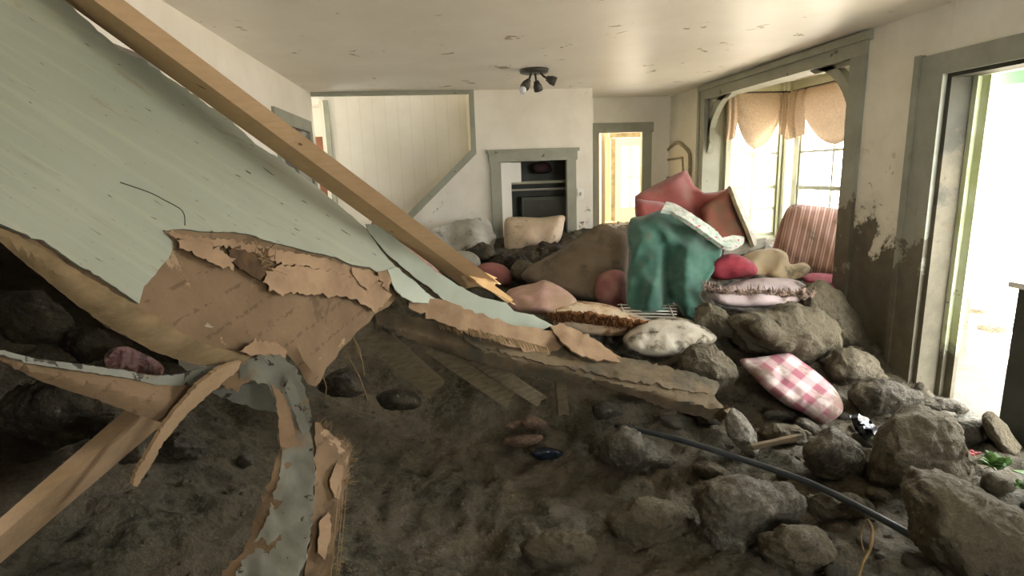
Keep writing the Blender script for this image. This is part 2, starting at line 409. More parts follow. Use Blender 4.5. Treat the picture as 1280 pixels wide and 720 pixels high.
M['frill'] = mat('muddy_frill', srgb(190, 164, 148), srgb(80, 68, 58), 26, .95, .6, 80)
M['closetp'] = mat('beige_cushion_fabric', srgb(206, 188, 164), srgb(192, 172, 148), 6, .9, .3, 60, mud=.1, mscale=5, mudc=srgb(140, 128, 104), speck=(srgb(110, 96, 74), 30, .66))
def plaid(nt, tc, c):
    s = node(nt, 'ShaderNodeSeparateXYZ'); nt.links.new(tc.outputs['UV'], s.inputs[0])
    a = ramp(nt, mth(nt, 'SINE', mth(nt, 'MULTIPLY', s.outputs[0], 6.283*3.4)), -.25, .25)
    b = ramp(nt, mth(nt, 'SINE', mth(nt, 'MULTIPLY', s.outputs[1], 6.283*3.0)), -.25, .25)
    f = mth(nt, 'MULTIPLY', mth(nt, 'ADD', a, b), .5)
    return mixc(nt, f, srgb(196, 182, 178), srgb(148, 88, 100))
M['plaid'] = mat('pink_plaid_cotton', srgb(232, 222, 216), None, rough=.9, bump=.25, bscale=90, extra=plaid, mud=.3, mscale=4, mudc=srgb(120, 104, 90))
M['curtain'] = None
M['grey_cloth'] = mat('grey_sheet', srgb(170, 168, 158), srgb(140, 136, 124), 6, .8, .3, 50, mud=.2)
M['black'] = mat('black_plastic', srgb(34, 40, 44), srgb(52, 58, 62), 4, .38, .1, 40, mud=.02, mscale=14, spec=.5)
M['blue_and_sheen'] = mat('blue_plastic_and_sheen', srgb(34, 44, 56), srgb(18, 24, 32), 12, .25, .1, 40, spec=.6)
M['metal_d'] = mat('dark_bronze_metal', srgb(62, 58, 50), None, rough=.4, bump=.05, spec=.5)
M['wire'] = mat('pale_wire', srgb(214, 208, 196), None, rough=.4, bump=0, spec=.5)
M['darkpost'] = mat('dark_grey_post_paint', srgb(72, 74, 68), srgb(54, 56, 50), 5, .6, .2, 30, mud=.15)
M['closet'] = mat('closet_interior', srgb(130, 134, 126), srgb(112, 116, 108), 4, .8, .1, 20)
M['wood_br'] = mat('brown_wood', srgb(130, 84, 58), srgb(104, 64, 44), 6, .6, .1, 20)
M['frame'] = mat('aged_frame_wood', srgb(170, 158, 128), srgb(140, 128, 100), 12, .6, .3, 40)
M['root'] = mat('dry_root', srgb(150, 124, 84), srgb(120, 98, 64), 14, .9, .4, 60)
M['straw'] = mat('straw_fibre', srgb(166, 142, 104), srgb(130, 108, 74), 14, .9, .2, 60)
M['leaf'] = mat('green_leaf', srgb(70, 110, 52), srgb(96, 130, 60), 20, .5, .1, 40)
M['flower'] = mat('pink_petals', srgb(206, 84, 96), srgb(220, 120, 130), 20, .7, .1, 40)
M['bulb'] = mat('clear_bulb', srgb(220, 224, 224), None, rough=.1, bump=0, spec=.8)
M['shedw'] = mat('faded_board', srgb(176, 160, 140), srgb(160, 146, 128), 6, .8, .1, 20)
# thin fabric that lets daylight through
m = mat('tan_valance_fabric', srgb(214, 194, 168), srgb(186, 162, 134), 60, .9, .3, 90); nt = m.node_tree
tr = node(nt, 'ShaderNodeBsdfTranslucent'); tr.inputs[0].default_value = srgb(240, 228, 212); ms = node(nt, 'ShaderNodeMixShader'); ms.inputs[0].default_value = .2
out = nt.nodes['Material Output']; nt.links.new(nt.nodes['Principled BSDF'].outputs[0], ms.inputs[1]); nt.links.new(tr.outputs[0], ms.inputs[2]); nt.links.new(ms.outputs[0], out.inputs[0])
M['curtain'] = m
# window glass
m = bpy.data.materials.new('window_glass'); m.use_nodes = True; nt = m.node_tree; nt.nodes.remove(nt.nodes['Principled BSDF'])
t1 = node(nt, 'ShaderNodeBsdfTransparent'); t1.inputs[0].default_value = (.95, .95, .96, 1); g1 = node(nt, 'ShaderNodeBsdfGlossy'); g1.inputs['Roughness'].default_value = .03
ms = node(nt, 'ShaderNodeMixShader'); ms.inputs[0].default_value = .05
nt.links.new(t1.outputs[0], ms.inputs[1]); nt.links.new(g1.outputs[0], ms.inputs[2]); nt.links.new(ms.outputs[0], nt.nodes['Material Output'].inputs[0]); M['glass'] = m

# ------------------------------------------------------------------ the room
XR, XL, CEIL, YB = 2.93, -1.27, 2.4, 6.3
structure(boxes('floor', [(-3.6, 4.1, -1.6, 8.6, -.25, -.15)], M['darkwood']))
structure(boxes('ceiling', [(-3.6, XR+.13, -1.6, 6.4, CEIL, CEIL+.12), (-3.6, -1.25, 6.4, 7.25, CEIL, CEIL+.12), (.4, XR+.13, 6.4, 7.25, CEIL, CEIL+.12), (XR+.13, 4.1, 3.8, 6.25, CEIL, CEIL+.12), (-3.6, 4.1, 7.25, 8.7, CEIL+.0, CEIL+.12)], M['ceil']))
structure(boxes('wall_right', [(XR, XR+.13, 6.12, 7.2, -.2, CEIL), (XR, XR+.13, 3.1, 3.86, -.2, CEIL), (XR, XR+.13, 3.86, 6.12, 2.3, CEIL), (XR, XR+.13, 1.95, 3.1, 2.02, CEIL), (XR, XR+.13, -1.6, 1.95, -.2, CEIL)], M['wall_r']))
structure(boxes('wall_left', [(XL-.12, XL, 3.0, 4.95, -.2, CEIL), (XL-.12, XL, 4.95, 6.05, 2.0, CEIL), (XL-.12, XL, 6.05, 6.28, -.2, CEIL), (XL-.12, XL, -1.6, 3.0, 2.1, CEIL), (XL-.12, XL, -1.6, 1.0, -.2, 2.1)], M['wall_l']))
structure(boxes('wall_added_side_room', [(-3.6, -3.5, -1.6, 8.6, -.2, CEIL), (-3.5, XL, 6.3, 6.4, -.2, CEIL)], M['wall_l']))  # added room that encloses the broken left side to keep it dark
structure(boxes('wall_rear', [(-3.6, 1.35, -1.7, -1.6, -.2, CEIL), (1.35, 2.35, -1.7, -1.6, -.2, 1.1), (1.35, 2.35, -1.7, -1.6, 1.9, CEIL), (2.35, XR+.13, -1.7, -1.6, -.2, CEIL)], M['wall_l']))  # unseen wall; its opening is sized to set the fill light from behind
# back wall with the stair opening cut on the slant and the closet doorway
def slab_poly(name, poly, y0, y1, m_, parent=None, plane='XZ'):
    bm = bmesh.new()
    f = (lambda a, b, c: (a, c, b)) if plane == 'XZ' else (lambda a, b, c: (c, a, b))
    A = [bm.verts.new(f(a, b, y0)) for a, b in poly]; B = [bm.verts.new(f(a, b, y1)) for a, b in poly]
    n = len(poly); bm.faces.new(A); bm.faces.new(B[::-1])
    for i in range(n): bm.faces.new((A[i], B[i], B[(i+1) % n], A[(i+1) % n]))
    return mesh(name, bm, m_, parent, smooth=False, origin=(0, 0, 0))
wb = [(-1.4, -.2), (-1.4, .12), (.37, 1.74), (.37, 2.4), (1.71, 2.4), (1.71, -.2), (1.42, -.2), (1.42, 1.66), (.67, 1.66), (.67, -.2)]
structure(slab_poly('wall_back', wb, YB, YB+.1, M['wall_b']))
structure(boxes('wall_closet_side', [(1.61, 1.71, YB+.1, 7.12, -.2, CEIL)], M['wall_b']))
structure(boxes('wall_far', [(1.71, 1.96, 7.1, 7.2, -.2, CEIL), (2.58, XR, 7.1, 7.2, -.2, CEIL), (1.96, 2.58, 7.1, 7.2, 1.98, CEIL)], M['wall_b']))
# stairwell behind the slanted opening
structure(boxes('wall_stairwell', [(-1.3, .6, 6.95, 7.05, -.2, 4.6), (-1.38, -1.25, 6.3, 7.05, CEIL+.125, 4.6), (.40, .6, 6.3, 7.05, CEIL+.125, 3.3), (.40, .6, 6.3, 7.05, 4.2, 4.6), (.40, .6, 6.3, 6.45, 3.3, 4.2), (-1.3, .5, 6.2, 6.3, CEIL+.125, 4.6), (-1.4, .6, 6.2, 7.05, 4.6, 4.7)], M['planks']))  # unseen upper shaft and side opening added to bring daylight onto the boarding
structure(boxes('wall_stairwell_end', [(.37, .47, 6.4, 6.95, 1.0, CEIL)], M['cream']))
structure(boxes('wall_passage', [(-1.9, -1.22, 7.6, 7.7, -.2, CEIL), (-1.22, -1.14, 7.0, 7.7, -.2, CEIL)], M['white']))
structure(boxes('trim_1', [(-1.25, -1.2, 6.9, 6.95, 0, CEIL), (-1.25, .4, YB-.03, YB+.02, 2.36, 2.4)], M['trim']))
# slanted trim
bm = bmesh.new(); box(bm, .365, .415, YB-.025, YB+.03, 1.74, 2.4)
a = Vector((.385, YB, 1.76)); b = Vector((-1.3, YB, .22)); d = (a-b)/2; nrm = Vector((d.z, 0, -d.x)).normalized()
obox(bm, (a+b)/2, d, Vector((0, .03, 0)), nrm*.035)
structure(mesh('trim_2', bm, M['trim'], smooth=False, origin=(0, 0, 0)))
# closet casing
structure(boxes('trim_3', [(.565, .675, YB-.03, YB, .2, 1.66), (1.41, 1.51, YB-.03, YB, .2, 1.66), (.55, 1.525, YB-.035, YB, 1.65, 1.765), (.53, 1.545, YB-.05, YB, 1.745, 1.775)], M['trim']))
structure(boxes('wall_closet', [(.5, 1.61, 6.95, 7.05, -.2, CEIL), (.5, .56, 6.4, 6.95, -.2, 1.74), (.47, 1.61, 6.4, 6.95, 1.9, 1.95)], M['closet']))
# doorway casing on the far wall
structure(boxes('trim_4', [(1.93, 2.0, 7.07, 7.1, 0, 1.98), (2.56, 2.68, 7.07, 7.1, 0, 1.98), (1.72, 2.7, 7.065, 7.1, 1.975, 2.09)], M['trim']))
structure(boxes('wall_hall', [(1.0, 1.05, 7.2, 9.6, -.2, CEIL), (1.0, 2.55, 9.5, 9.6, -.2, CEIL), (3.35, 3.4, 7.2, 9.6, -.2, CEIL), (2.62, 3.4, 8.64, 8.7, 2.06, CEIL), (3.16, 3.4, 8.64, 8.7, -.2, 2.06), (2.5, 2.64, 8.64, 8.7, -.2, CEIL)], M['yel']))
structure(boxes('wall_hall_panel', [(2.08, 2.13, 7.25, 8.3, -.1, CEIL)], M['yel']))
# left wall door casing
structure(boxes('trim_5', [(XL, XL+.025, 4.82, 6.15, 1.99, 2.1), (XL, XL+.025, 4.85, 4.96, 0, 1.99), (XL, XL+.025, 6.04, 6.15, 0, 1.99)], M['trim']))
structure(boxes('wall_left_door_recess', [(XL-.5, XL-.45, 4.9, 6.1, -.2, 2.1)], M['closet']))
# bay: posts, header
structure(boxes('trim_6', [(XR-.03, XR+.16, 6.1, 6.2, .2, 2.239), (XR-.045, XR+.12, 6.201, 6.24, .2, 2.329)], M['trim']))
structure(boxes('trim_7', [(XR-.03, XR+.16, 3.73, 3.87, .1, 2.239)], M['trim_r']))
structure(boxes('trim_8', [(XR-.032, XR+.159, 3.73, 6.2, 2.24, 2.33), (XR-.055, XR+.15, 3.70, 6.24, 2.331, 2.385)], M['trim']))
def bracket(name, yc, sgn, m_):
    zc, L, V, th, n = 2.245, .52, .58, .075, 14
    bm = bmesh.new(); x0, x1 = XR+.012, XR+.075
    def ell(k, r): a_ = PI/2*k/n; return (L+r)*math.cos(a_), (V+r)*math.sin(a_)
    def strip(A, B):
        q = [[bm.verts.new((x, yc+sgn*p[0], zc+p[1])) for p in (A_, B_) for x in (x0, x1)] for A_, B_ in zip(A, B)]
        for s, t in zip(q, q[1:]):
            bm.faces.new((s[0], s[1], t[1], t[0])); bm.faces.new((s[2], t[2], t[3], s[3])); bm.faces.new((s[0], t[0], t[2], s[2])); bm.faces.new((s[1], s[3], t[3], t[1]))
        bm.faces.new((q[0][0], q[0][2], q[0][3], q[0][1])); bm.faces.new((q[-1][0], q[-1][1], q[-1][3], q[-1][2]))
    inner = [(L-ell(k, 0)[0], -V+ell(k, 0)[1]) for k in range(n+1)]
    outer = [(max(L-ell(k, th)[0], 0), min(-V+ell(k, th)[1], 0)) for k in range(n+1)]
    strip(inner, outer)
    strip([(0, -V), (0, 0)], [(.06, -V+.1), (.06, 0)]); strip([(0, 0), (L, 0)], [(0, -.04), (L-.08, -.04)])
    structure(mesh(name, bm, m_, smooth=False, origin=(0, 0, 0)))
bracket('trim_9', 6.1, -1, M['trim']); bracket('trim_10', 3.87, 1, M['trim'])
# bay walls
XB = 3.86
structure(boxes('wall_bay', [(XR+.13, 3.17, 6.12, 6.2, -.2, CEIL), (3.17, 3.84, 6.12, 6.2, -.2, .72), (3.17, 3.84, 6.12, 6.2, 2.22, CEIL),
    (XB, XB+.08, 3.8, 6.2, -.2, .72), (XB, XB+.08, 3.8, 6.2, 2.22, CEIL), (XR+.13, XB+.08, 3.78, 3.86, -.2, CEIL), (XB, XB+.08, 3.8, 4.1, .7, 2.25)], M['sash']))
structure(boxes('trim_11', [(3.82, 3.94, 6.0, 6.2, -.1, CEIL), (3.80, 3.84, 6.06, 6.1, -.1, CEIL), (3.15, 3.2, 6.06, 6.12, .6, 2.25), (3.84, 3.86, 5.82, 5.9, .6, 2.25)], M['sash']))
def window(name, horiz, a0, a1, z0, z1, rail, plane):
    """double hung sash; horiz True: in plane y=plane, a is x; else plane x, a is y"""
    def B(a, b, c, d, e=.0, t=.035):
        return (a, b, plane+e, plane+e+t, c, d) if horiz else (plane+e, plane+e+t, a, b, c, d)
    L = [B(a0, a1, z0-.04, z0), B(a0, a0+.04, z0, z1), B(a1-.04, a1, z0, z1), B(a0, a1, z1-.04, z1), B(a0, a1, rail-.02, rail+.02, -.01, .05)]
    am = (a0+a1)/2
    L += [B(am-.011, am+.011, z0, z1), B(a0, a1, (rail+z1)/2-.1-.01, (rail+z1)/2-.1+.01), B(a0, a1, (rail+z0)/2+.02-.01, (rail+z0)/2+.02+.01)]
    o = structure(boxes(name, L, M['sash']))
    bm = bmesh.new(); box(bm, *B(a0+.03, a1-.03, z0, z1, .012, .004)); g = mesh('pane', bm, M['glass'], o, smooth=False)
    bm = bmesh.new(); box(bm, *B(a0-.05, a1+.05, z0-.08, z0-.04, -.05, .1)); mesh('sill', bm, M['sash'], o, smooth=False)
window('window_1', True, 3.2, 3.83, .76, 2.22, 1.275, 6.12)
window('window_2', False, 4.72, 5.84, .76, 2.22, 1.275, XB)
window('window_3', False, 4.1, 4.66, .76, 2.22, 1.275, XB)
# exterior door opening: casing, reveal
structure(boxes('trim_12', [(XR-.03, XR-.001, 3.09, 3.25, .0, 2.009), (XR-.03, XR-.001, 1.95, 3.25, 2.01, 2.13), (XR-.045, XR-.001, 3.251, 3.29, .0, 2.14), (XR-.03, XR-.001, 1.83, 1.949, 0, 2.13)], M['trim_r']))
structure(boxes('trim_13', [(XR+.001, XR+.139, 3.06, 3.099, -.1, 1.989), (XR+.001, XR+.139, 1.951, 3.099, 1.99, 2.019), (XR+.001, XR+.139, 1.951, 1.99, -.1, 1.989)], mat('muddy_shaded_jamb', srgb(66, 66, 56), srgb(50, 48, 40), 4, .7, .2, 30, extra=mudline(1.2, amp=1.4))))  # muddy jamb; base colour also darkened to stand in for shade
structure(boxes('trim_14', [(XR+.14, XR+.2, 3.03, 3.12, -.2, 2.03), (XR+.17, XR+.19, 2.98, 3.03, -.2, 2.0), (XR+.14, XR+.2, 1.9, 3.12, 1.99, 2.06)], mat('bright_green_white_frame', srgb(214, 222, 196), srgb(190, 200, 150), 4, .5, .05, 20, extra=mudline(.35, amp=.3))))

# ------------------------------------------------------------------ ground
GP = [(-.6, .4, .12), (0, 1.2, .10), (0, 2, .04), (.3, 2.8, .04), (.9, 2.2, .06), (.55, 3.05, .22), (.9, 3.35, .46), (1.2, 4.0, .5), (.4, 4, .55), (0, 4.5, .62), (.6, 5.2, .68), (.6, 6.2, .82), (1.65, 6.2, .84),
      (-1, 5, .7), (2.2, 4.6, .62), (2.6, 5.2, .75), (3.3, 4.6, .66), (3.6, 5.8, .7), (2.2, 3.6, .46), (2.9, 3.6, .4), (2.9, 3.15, .14), (2.4, 2.7, .12), (2.95, 2.4, .02), (1.8, 2.0, .10), (1.2, 2.6, .12), (1.6, 3.05, .3),
      (-.3, 3.3, .12), (-.6, 2.4, .10), (-1.0, 1.6, .3), (-1.2, 3, .5), (-1.3, 2.2, .5), (-1.2, 1.0, .4), (-2.2, 2.5, .95), (-2.4, 1.2, .9), (-3.3, 3, 1.4), (-2.5, 5, 1.2), (-3, .2, .8), (1.5, 1.0, .08), (2.5, 1.2, .05), (2.6, 7.0, .8), (2.2, 8.4, .75), (-.8, 6.6, .5), (0, -1.5, .1), (3, -1.5, .05), (-3, -1.5, .6), (4, 3.8, .45)]
hb = rbf(GP)
def ground(x, y, fine=True):
    z = hb(x, y)+.05*nz(x, y, 0, 2.1, 4)
    if fine: z += .022*nz(x+5, y, 3, 9, 3)+.012*nz(x, y, 7, 24, 2)+.028*(noise.ridged_multi_fractal(Vector((x*5, y*5, 3)), 1, 2.1, 4, 1, 2)-1.2)
    return z
def groundY(px, py):
    d = ray(px, py); d = d/np.linalg.norm(d); t = .8
    while t < 9:
        p = CAM+d*t
        if p[2] < ground(p[0], p[1], False): break
        t += .02
    return float(p[1])
def heightfield(name, x0, x1, y0, y1, st, f, m_, **k):
    bm = bmesh.new(); nx = int((x1-x0)/st)+1; ny = int((y1-y0)/st)+1
    g = [[bm.verts.new((x0+i*st, y0+j*st, f(x0+i*st, y0+j*st))) for i in range(nx)] for j in range(ny)]
    for j in range(ny-1):
        for i in range(nx-1): bm.faces.new((g[j][i], g[j][i+1], g[j+1][i+1], g[j+1][i]))
    return finish(mesh(name, bm, m_, origin=(0, 0, 0)), **k)
def gclip(x, y):
    z = ground(x, y)
    if x > 2.95 and y < 3.75: z = min(z, .06)
    return z
heightfield('mud', -3.48, 4.0, .3, 7.9, .023, gclip, M['mud'], label='brown wet mud and silt heaped through the whole room', cat='mud', kind='stuff')
def gout(x, y):
    return -.06+.07*nz(x, y, 2, .9, 5)+.02*nz(x, y, 2, 5, 3)
bm = bmesh.new()
structure(heightfield('ground_outside', 2.9, 22, -6, 20, .25, lambda x, y: gout(x, y) if x > 4.2 or y < 3.4 else -.12, M['dirt_out']))

# small gravel pressed in the mud
rnd = random.Random(4); bm = bmesh.new()
for i in range(700):
    x = rnd.uniform(-1.2, 2.8); y = rnd.uniform(1.2, 3.6); r = rnd.uniform(.004, .013)
    mtx = Matrix.Translation((x, y, ground(x, y)+r*.3)) @ Matrix.Rotation(rnd.uniform(0, 6), 4, 'Z') @ Matrix.Diagonal((r*rnd.uniform(.8, 1.8), r, r*.7, 1))
    bmesh.ops.create_icosphere(bm, subdivisions=1, radius=1, matrix=mtx)
finish(mesh('gravel', bm, M['mudrock'], smooth=True), 'loose gravel scattered over the mud in the foreground', 'gravel', None, 'stuff')

# ------------------------------------------------------------------ rocks
def rock(outline, m_, label, depth=None, Y=None, seed=1, group=None, rough=.065, flat=False, ridge=.30, name='rock', cat='rock', lift=0):
    rnd = random.Random(seed*77+5)
    if isinstance(outline[0], (int, float)):
        cx, cy, w_, h_ = outline[:4]; ang = math.radians(outline[4]) if len(outline) > 4 else 0
        n = 9; o_ = []
        for k in range(n):
            a_ = 2*PI*k/n+rnd.uniform(-.2, .2); r = rnd.uniform(.86, 1.1)
            u, v = math.cos(a_)*w_/2*r, math.sin(a_)*h_/2*r
            o_.append((cx+u*math.cos(ang)-v*math.sin(ang), cy+u*math.sin(ang)+v*math.cos(ang)))
        outline = o_
    A = np.array(outline, float); c = A.mean(0); b = A[:, 1].max(); cxp = A[A[:, 1].argmax()][0]
    w_ = np.ptp(A[:, 0]); h_ = np.ptp(A[:, 1])
    if Y is None: Y = groundY(cxp, b-h_*.12)+0.0; auto = True
    else: auto = False
    size = w_*Y/FPX
    if depth is None: depth = .8*min(size, h_*Y/FPX*1.6)
    Yc = Y+(depth*.35 if auto else 0)
    pts = []
    for s, dy in ((1, 0), (.86, -.3), (.86, .3), (ridge+.12, -.5), (.6, .5)):
        for (x, y) in A:
            q = c+(np.array([x, y])-c)*s*(1 if s == 1 else rnd.uniform(.88, 1.08))
            pts.append(P(q[0], q[1], Yc+depth*dy*(1 if s == 1 else rnd.uniform(.8, 1.15))))
    bm = bmesh.new(); vs = [bm.verts.new(p) for p in pts]
    r = bmesh.ops.convex_hull(bm, input=vs)
    bmesh.ops.delete(bm, geom=[v for v in bm.verts if not v.link_faces], context='VERTS')
    bmesh.ops.triangulate(bm, faces=bm.faces)
    cuts = 2 if w_ < 60 else 4
    bmesh.ops.subdivide_edges(bm, edges=bm.edges, cuts=cuts, use_grid_fill=True, smooth=.05)
    if cuts == 4: bmesh.ops.subdivide_edges(bm, edges=bm.edges, cuts=1, use_grid_fill=True)
    for _ in range(1): bmesh.ops.smooth_vert(bm, verts=bm.verts, factor=.3, use_axis_x=True, use_axis_y=True, use_axis_z=True)
    bm.normal_update()
    for v in bm.verts:
        p = v.co; k = 1/max(size, .04)
        v.co = p+v.normal*size*(rough*nz(p.x+seed, p.y, p.z, 2.6*k, 5)+rough*.7*(noise.ridged_multi_fractal(p*5*k, 1, 2.1, 4, 1, 2)-1.2)*.4+rough*.35*nz(p.x, p.y+seed, p.z, 11*k, 3))
    o = mesh(name, bm, m_); return finish(o, label, cat, group)

rock([(752, 545), (775, 536), (800, 541), (815, 552), (848, 577), (846, 590), (800, 600), (765, 590), (752, 570)], M['rock_g'], 'light grey angular rock lying just below the start of the black pipe', seed=1)
rock([(868, 612), (880, 600), (903, 595), (950, 597), (985, 604), (1005, 618), (1006, 640), (985, 662), (950, 680), (925, 703), (900, 706), (880, 670), (872, 640)], M['rock_g'], 'large wedge-shaped grey-brown rock with pale lower edge, below the black pipe', seed=2, depth=.24)
rock([(1003, 560), (1015, 548), (1038, 532), (1055, 540), (1075, 556), (1088, 580), (1088, 605), (1060, 612), (1020, 598), (1005, 580)], M['rock_g'], 'dark grey angular rock with a pale ridge, right above the black pipe', seed=3)
rock((1052, 636, 92, 44, 8), M['rock_b'], 'low brown rock lying under the middle of the black pipe', seed=4)
rock([(1083, 580), (1095, 545), (1115, 515), (1150, 505), (1185, 515), (1205, 545), (1222, 590), (1215, 625), (1160, 630), (1110, 618), (1088, 605)], M['mudrock'], 'big rough brown boulder in front of the outside doorway', seed=5, depth=.32)
rock([(1125, 605), (1140, 588), (1165, 585), (1200, 598), (1245, 620), (1290, 650), (1320, 700), (1300, 760), (1240, 760), (1180, 715), (1150, 680), (1130, 640)], M['mudrock'], 'largest brown boulder, at the lower right beside the black pipe', seed=6, depth=.36)
rock([(1060, 490), (1075, 477), (1105, 474), (1135, 482), (1152, 498), (1140, 520), (1110, 528), (1075, 522)], M['rock_d'], 'smooth dark rounded rock between plaid pillow and doorway', seed=7)
rock([(1030, 455), (1045, 437), (1070, 434), (1095, 450), (1110, 472), (1085, 488), (1050, 490), (1035, 478)], M['rock_b'], 'muddy brown rounded rock at the foot of the grey post', seed=8)
rock([(905, 400), (935, 385), (985, 378), (1030, 386), (1050, 412), (1048, 440), (1020, 462), (975, 455), (930, 440)], M['mudrock'], 'broad mud-coated boulder below the frilled lilac pillow', Y=3.25, depth=.4, seed=9)
rock([(1000, 358), (1025, 350), (1050, 365), (1072, 395), (1086, 435), (1075, 448), (1050, 440), (1025, 405), (1003, 380)], M['rock_b'], 'tall slanted brown slab of stone leaning by the grey post', Y=3.5, depth=.22, seed=10)
rock((957, 412, 44, 28, 10), M['rock_b'], 'small round cobble on the boulder below the lilac pillow', Y=3.0, depth=.12, seed=11)
rock([(868, 385), (885, 378), (905, 385), (932, 412), (925, 422), (890, 420), (868, 405)], M['mudrock'], 'smooth brown stone slab right of the green cloth hem', Y=3.25, depth=.2, seed=12)
rock([(845, 445), (865, 428), (890, 428), (910, 445), (922, 470), (910, 492), (880, 490), (850, 470)], M['rock_b'], 'brown rock behind the broken end of the muddy board', Y=2.85, depth=.22, seed=13)
rock([(905, 520), (915, 508), (928, 515), (942, 535), (950, 560), (945, 572), (922, 560), (908, 545)], M['rock_w'], 'whitish jagged broken stone at the tip of the muddy board', Y=2.42, depth=.1, seed=14)
rock((975, 520, 52, 16, 8), M['rock_g'], 'flat grey stone below the left corner of the plaid pillow', seed=15)
rock((985, 545, 78, 30, 10), M['rock_b'], 'flat brown rock between whitish stone and dark angular rock', seed=16)
rock((1010, 533, 40, 18, 25), M['rock_g'], 'small grey stone under the lower edge of the plaid pillow', seed=17)
rock((1175, 509, 70, 22, 8), M['rock_d'], 'low dark rock on the door threshold beside the jamb', seed=18)
rock((1215, 540, 74, 34, 12), M['rock_d'], 'dark grey flat-topped rock in the middle of the doorway', seed=19)
rock([(1225, 518), (1240, 515), (1258, 530), (1278, 560), (1275, 575), (1255, 570), (1235, 545)], M['mudrock'], 'long brown upright stone against the dark post', seed=20, depth=.14)
rock((1180, 520, 36, 14, 0), M['rock_g'], 'small grey stone behind the big rough boulder', seed=21)
rock((1070, 440, 30, 18, 0), M['rock_b'], 'small stone wedged between slanted slab and grey post', Y=3.4, depth=.12, seed=22)
rock((655, 551, 58, 18, -3), M['rock_p'], 'flat pinkish stone, lowest of three under the board', seed=23)
rock((668, 530, 40, 20, 8), M['rock_p'], 'reddish brown stone, topmost of three under the board', seed=24)
rock((644, 533, 34, 16, -12), M['rock_p'], 'small tan stone, leftmost of three under the board', seed=25)
rock((1248, 605, 60, 30, 10), M['mudrock'], 'brown rock behind the largest boulder at the right edge', seed=26)
rock((890, 590, 60, 26, 15), M['rock_b'], 'muddy brown stone just above the wedge-shaped rock', seed=27)
rock((820, 655, 120, 70, 10), M['mudrock'], 'half-buried muddy boulder left of the wedge-shaped rock', seed=28, depth=.2)
rock((1000, 690, 110, 70, 5), M['mudrock'], 'half-buried muddy boulder at bottom edge right of the wedge-shaped rock', seed=29, depth=.2)
rock((700, 690, 110, 60, -8), M['mudrock'], 'low mud-covered stone at the bottom edge near the middle', seed=30, depth=.15)
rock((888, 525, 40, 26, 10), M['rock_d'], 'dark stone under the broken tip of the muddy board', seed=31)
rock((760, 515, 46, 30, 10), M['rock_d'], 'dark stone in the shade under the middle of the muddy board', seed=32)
rock((1100, 620, 44, 24, 20), M['rock_b'], 'small brown stone between the two big right boulders and pipe', seed=33)
rock((307, 576, 24, 18, 0), M['rock_g'], 'small grey stone alone on dark mud left of hanging strip', seed=34)
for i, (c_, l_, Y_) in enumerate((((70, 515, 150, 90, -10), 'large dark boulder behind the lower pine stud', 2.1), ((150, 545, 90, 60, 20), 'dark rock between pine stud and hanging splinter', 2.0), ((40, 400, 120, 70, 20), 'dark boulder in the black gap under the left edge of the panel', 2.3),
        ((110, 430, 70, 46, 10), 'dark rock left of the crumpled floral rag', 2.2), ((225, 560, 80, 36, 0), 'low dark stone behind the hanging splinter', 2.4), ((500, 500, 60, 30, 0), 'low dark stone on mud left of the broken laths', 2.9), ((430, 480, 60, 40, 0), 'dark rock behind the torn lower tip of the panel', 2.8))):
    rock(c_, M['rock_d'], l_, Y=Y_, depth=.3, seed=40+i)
for i, (c_, l_, Y_) in enumerate((((640, 330, 60, 30, 0), 'dark muddy lump in front of the closet doorway', 5.2), ((600, 318, 46, 24, -10), 'dark muddy lump below the grey draped sheet', 5.4), ((690, 318, 50, 26, 0), 'dark muddy lump right of the beige closet cushion', 5.6), ((665, 345, 60, 30, 10), 'brown muddy lump behind the pale pink pillow', 4.6), ((735, 300, 26, 18, 0), 'small muddy lump at the doorway corner', 5.9))):
    rock(c_, M['mudrock'] if i > 2 else M['rock_d'], l_, Y=Y_, depth=.3, seed=60+i, name='debris_lump', cat='debris', rough=.12)
protos = []
for k in range(5):
    rn = random.Random(200+k); bm = bmesh.new(); bmesh.ops.create_icosphere(bm, subdivisions=3, radius=1)
    pl = [(Vector((rn.gauss(0, 1), rn.gauss(0, 1), rn.gauss(0, 1))).normalized(), rn.uniform(.6, .8)) for _ in range(7)]
    for v in bm.verts:
        for n_, d_ in pl:
            q = v.co.dot(n_)
            if q > d_: v.co -= n_*(q-d_)
        v.co *= 1+.10*nz(v.co.x, v.co.y, v.co.z+k, 2, 4)
        v.co.z *= .65
    o = mesh('cobble', bm, [M['rock_b'], M['rock_g'], M['mudrock'], M['rock_b'], M['rock_g']][k], origin=(0, 0, 0)); protos.append(o)
rn = random.Random(77); used = 0
for i in range(110):
    x = rn.uniform(.95, 2.85); y = rn.uniform(1.5, 3.7); r_ = rn.choice((.018, .025, .03, .04, .055))
    if x > 2.7 and y < 3.1: continue
    if y < 2.3 and x < 1.2: continue
    p = protos[used % 5]; o = p if used < 5 else p.copy()
    if used >= 5: C.objects.link(o)
    used += 1
    o.location = (x, y, ground(x, y)+r_*.25); o.scale = (r_*rn.uniform(.9, 1.5), r_, r_); o.rotation_euler = (rn.uniform(-.3, .3), rn.uniform(-.3, .3), rn.uniform(0, 6))
    finish(o, 'small muddy cobble lying loose among the larger boulders', 'cobble', 'small cobbles among the boulders')
rn = random.Random(5)
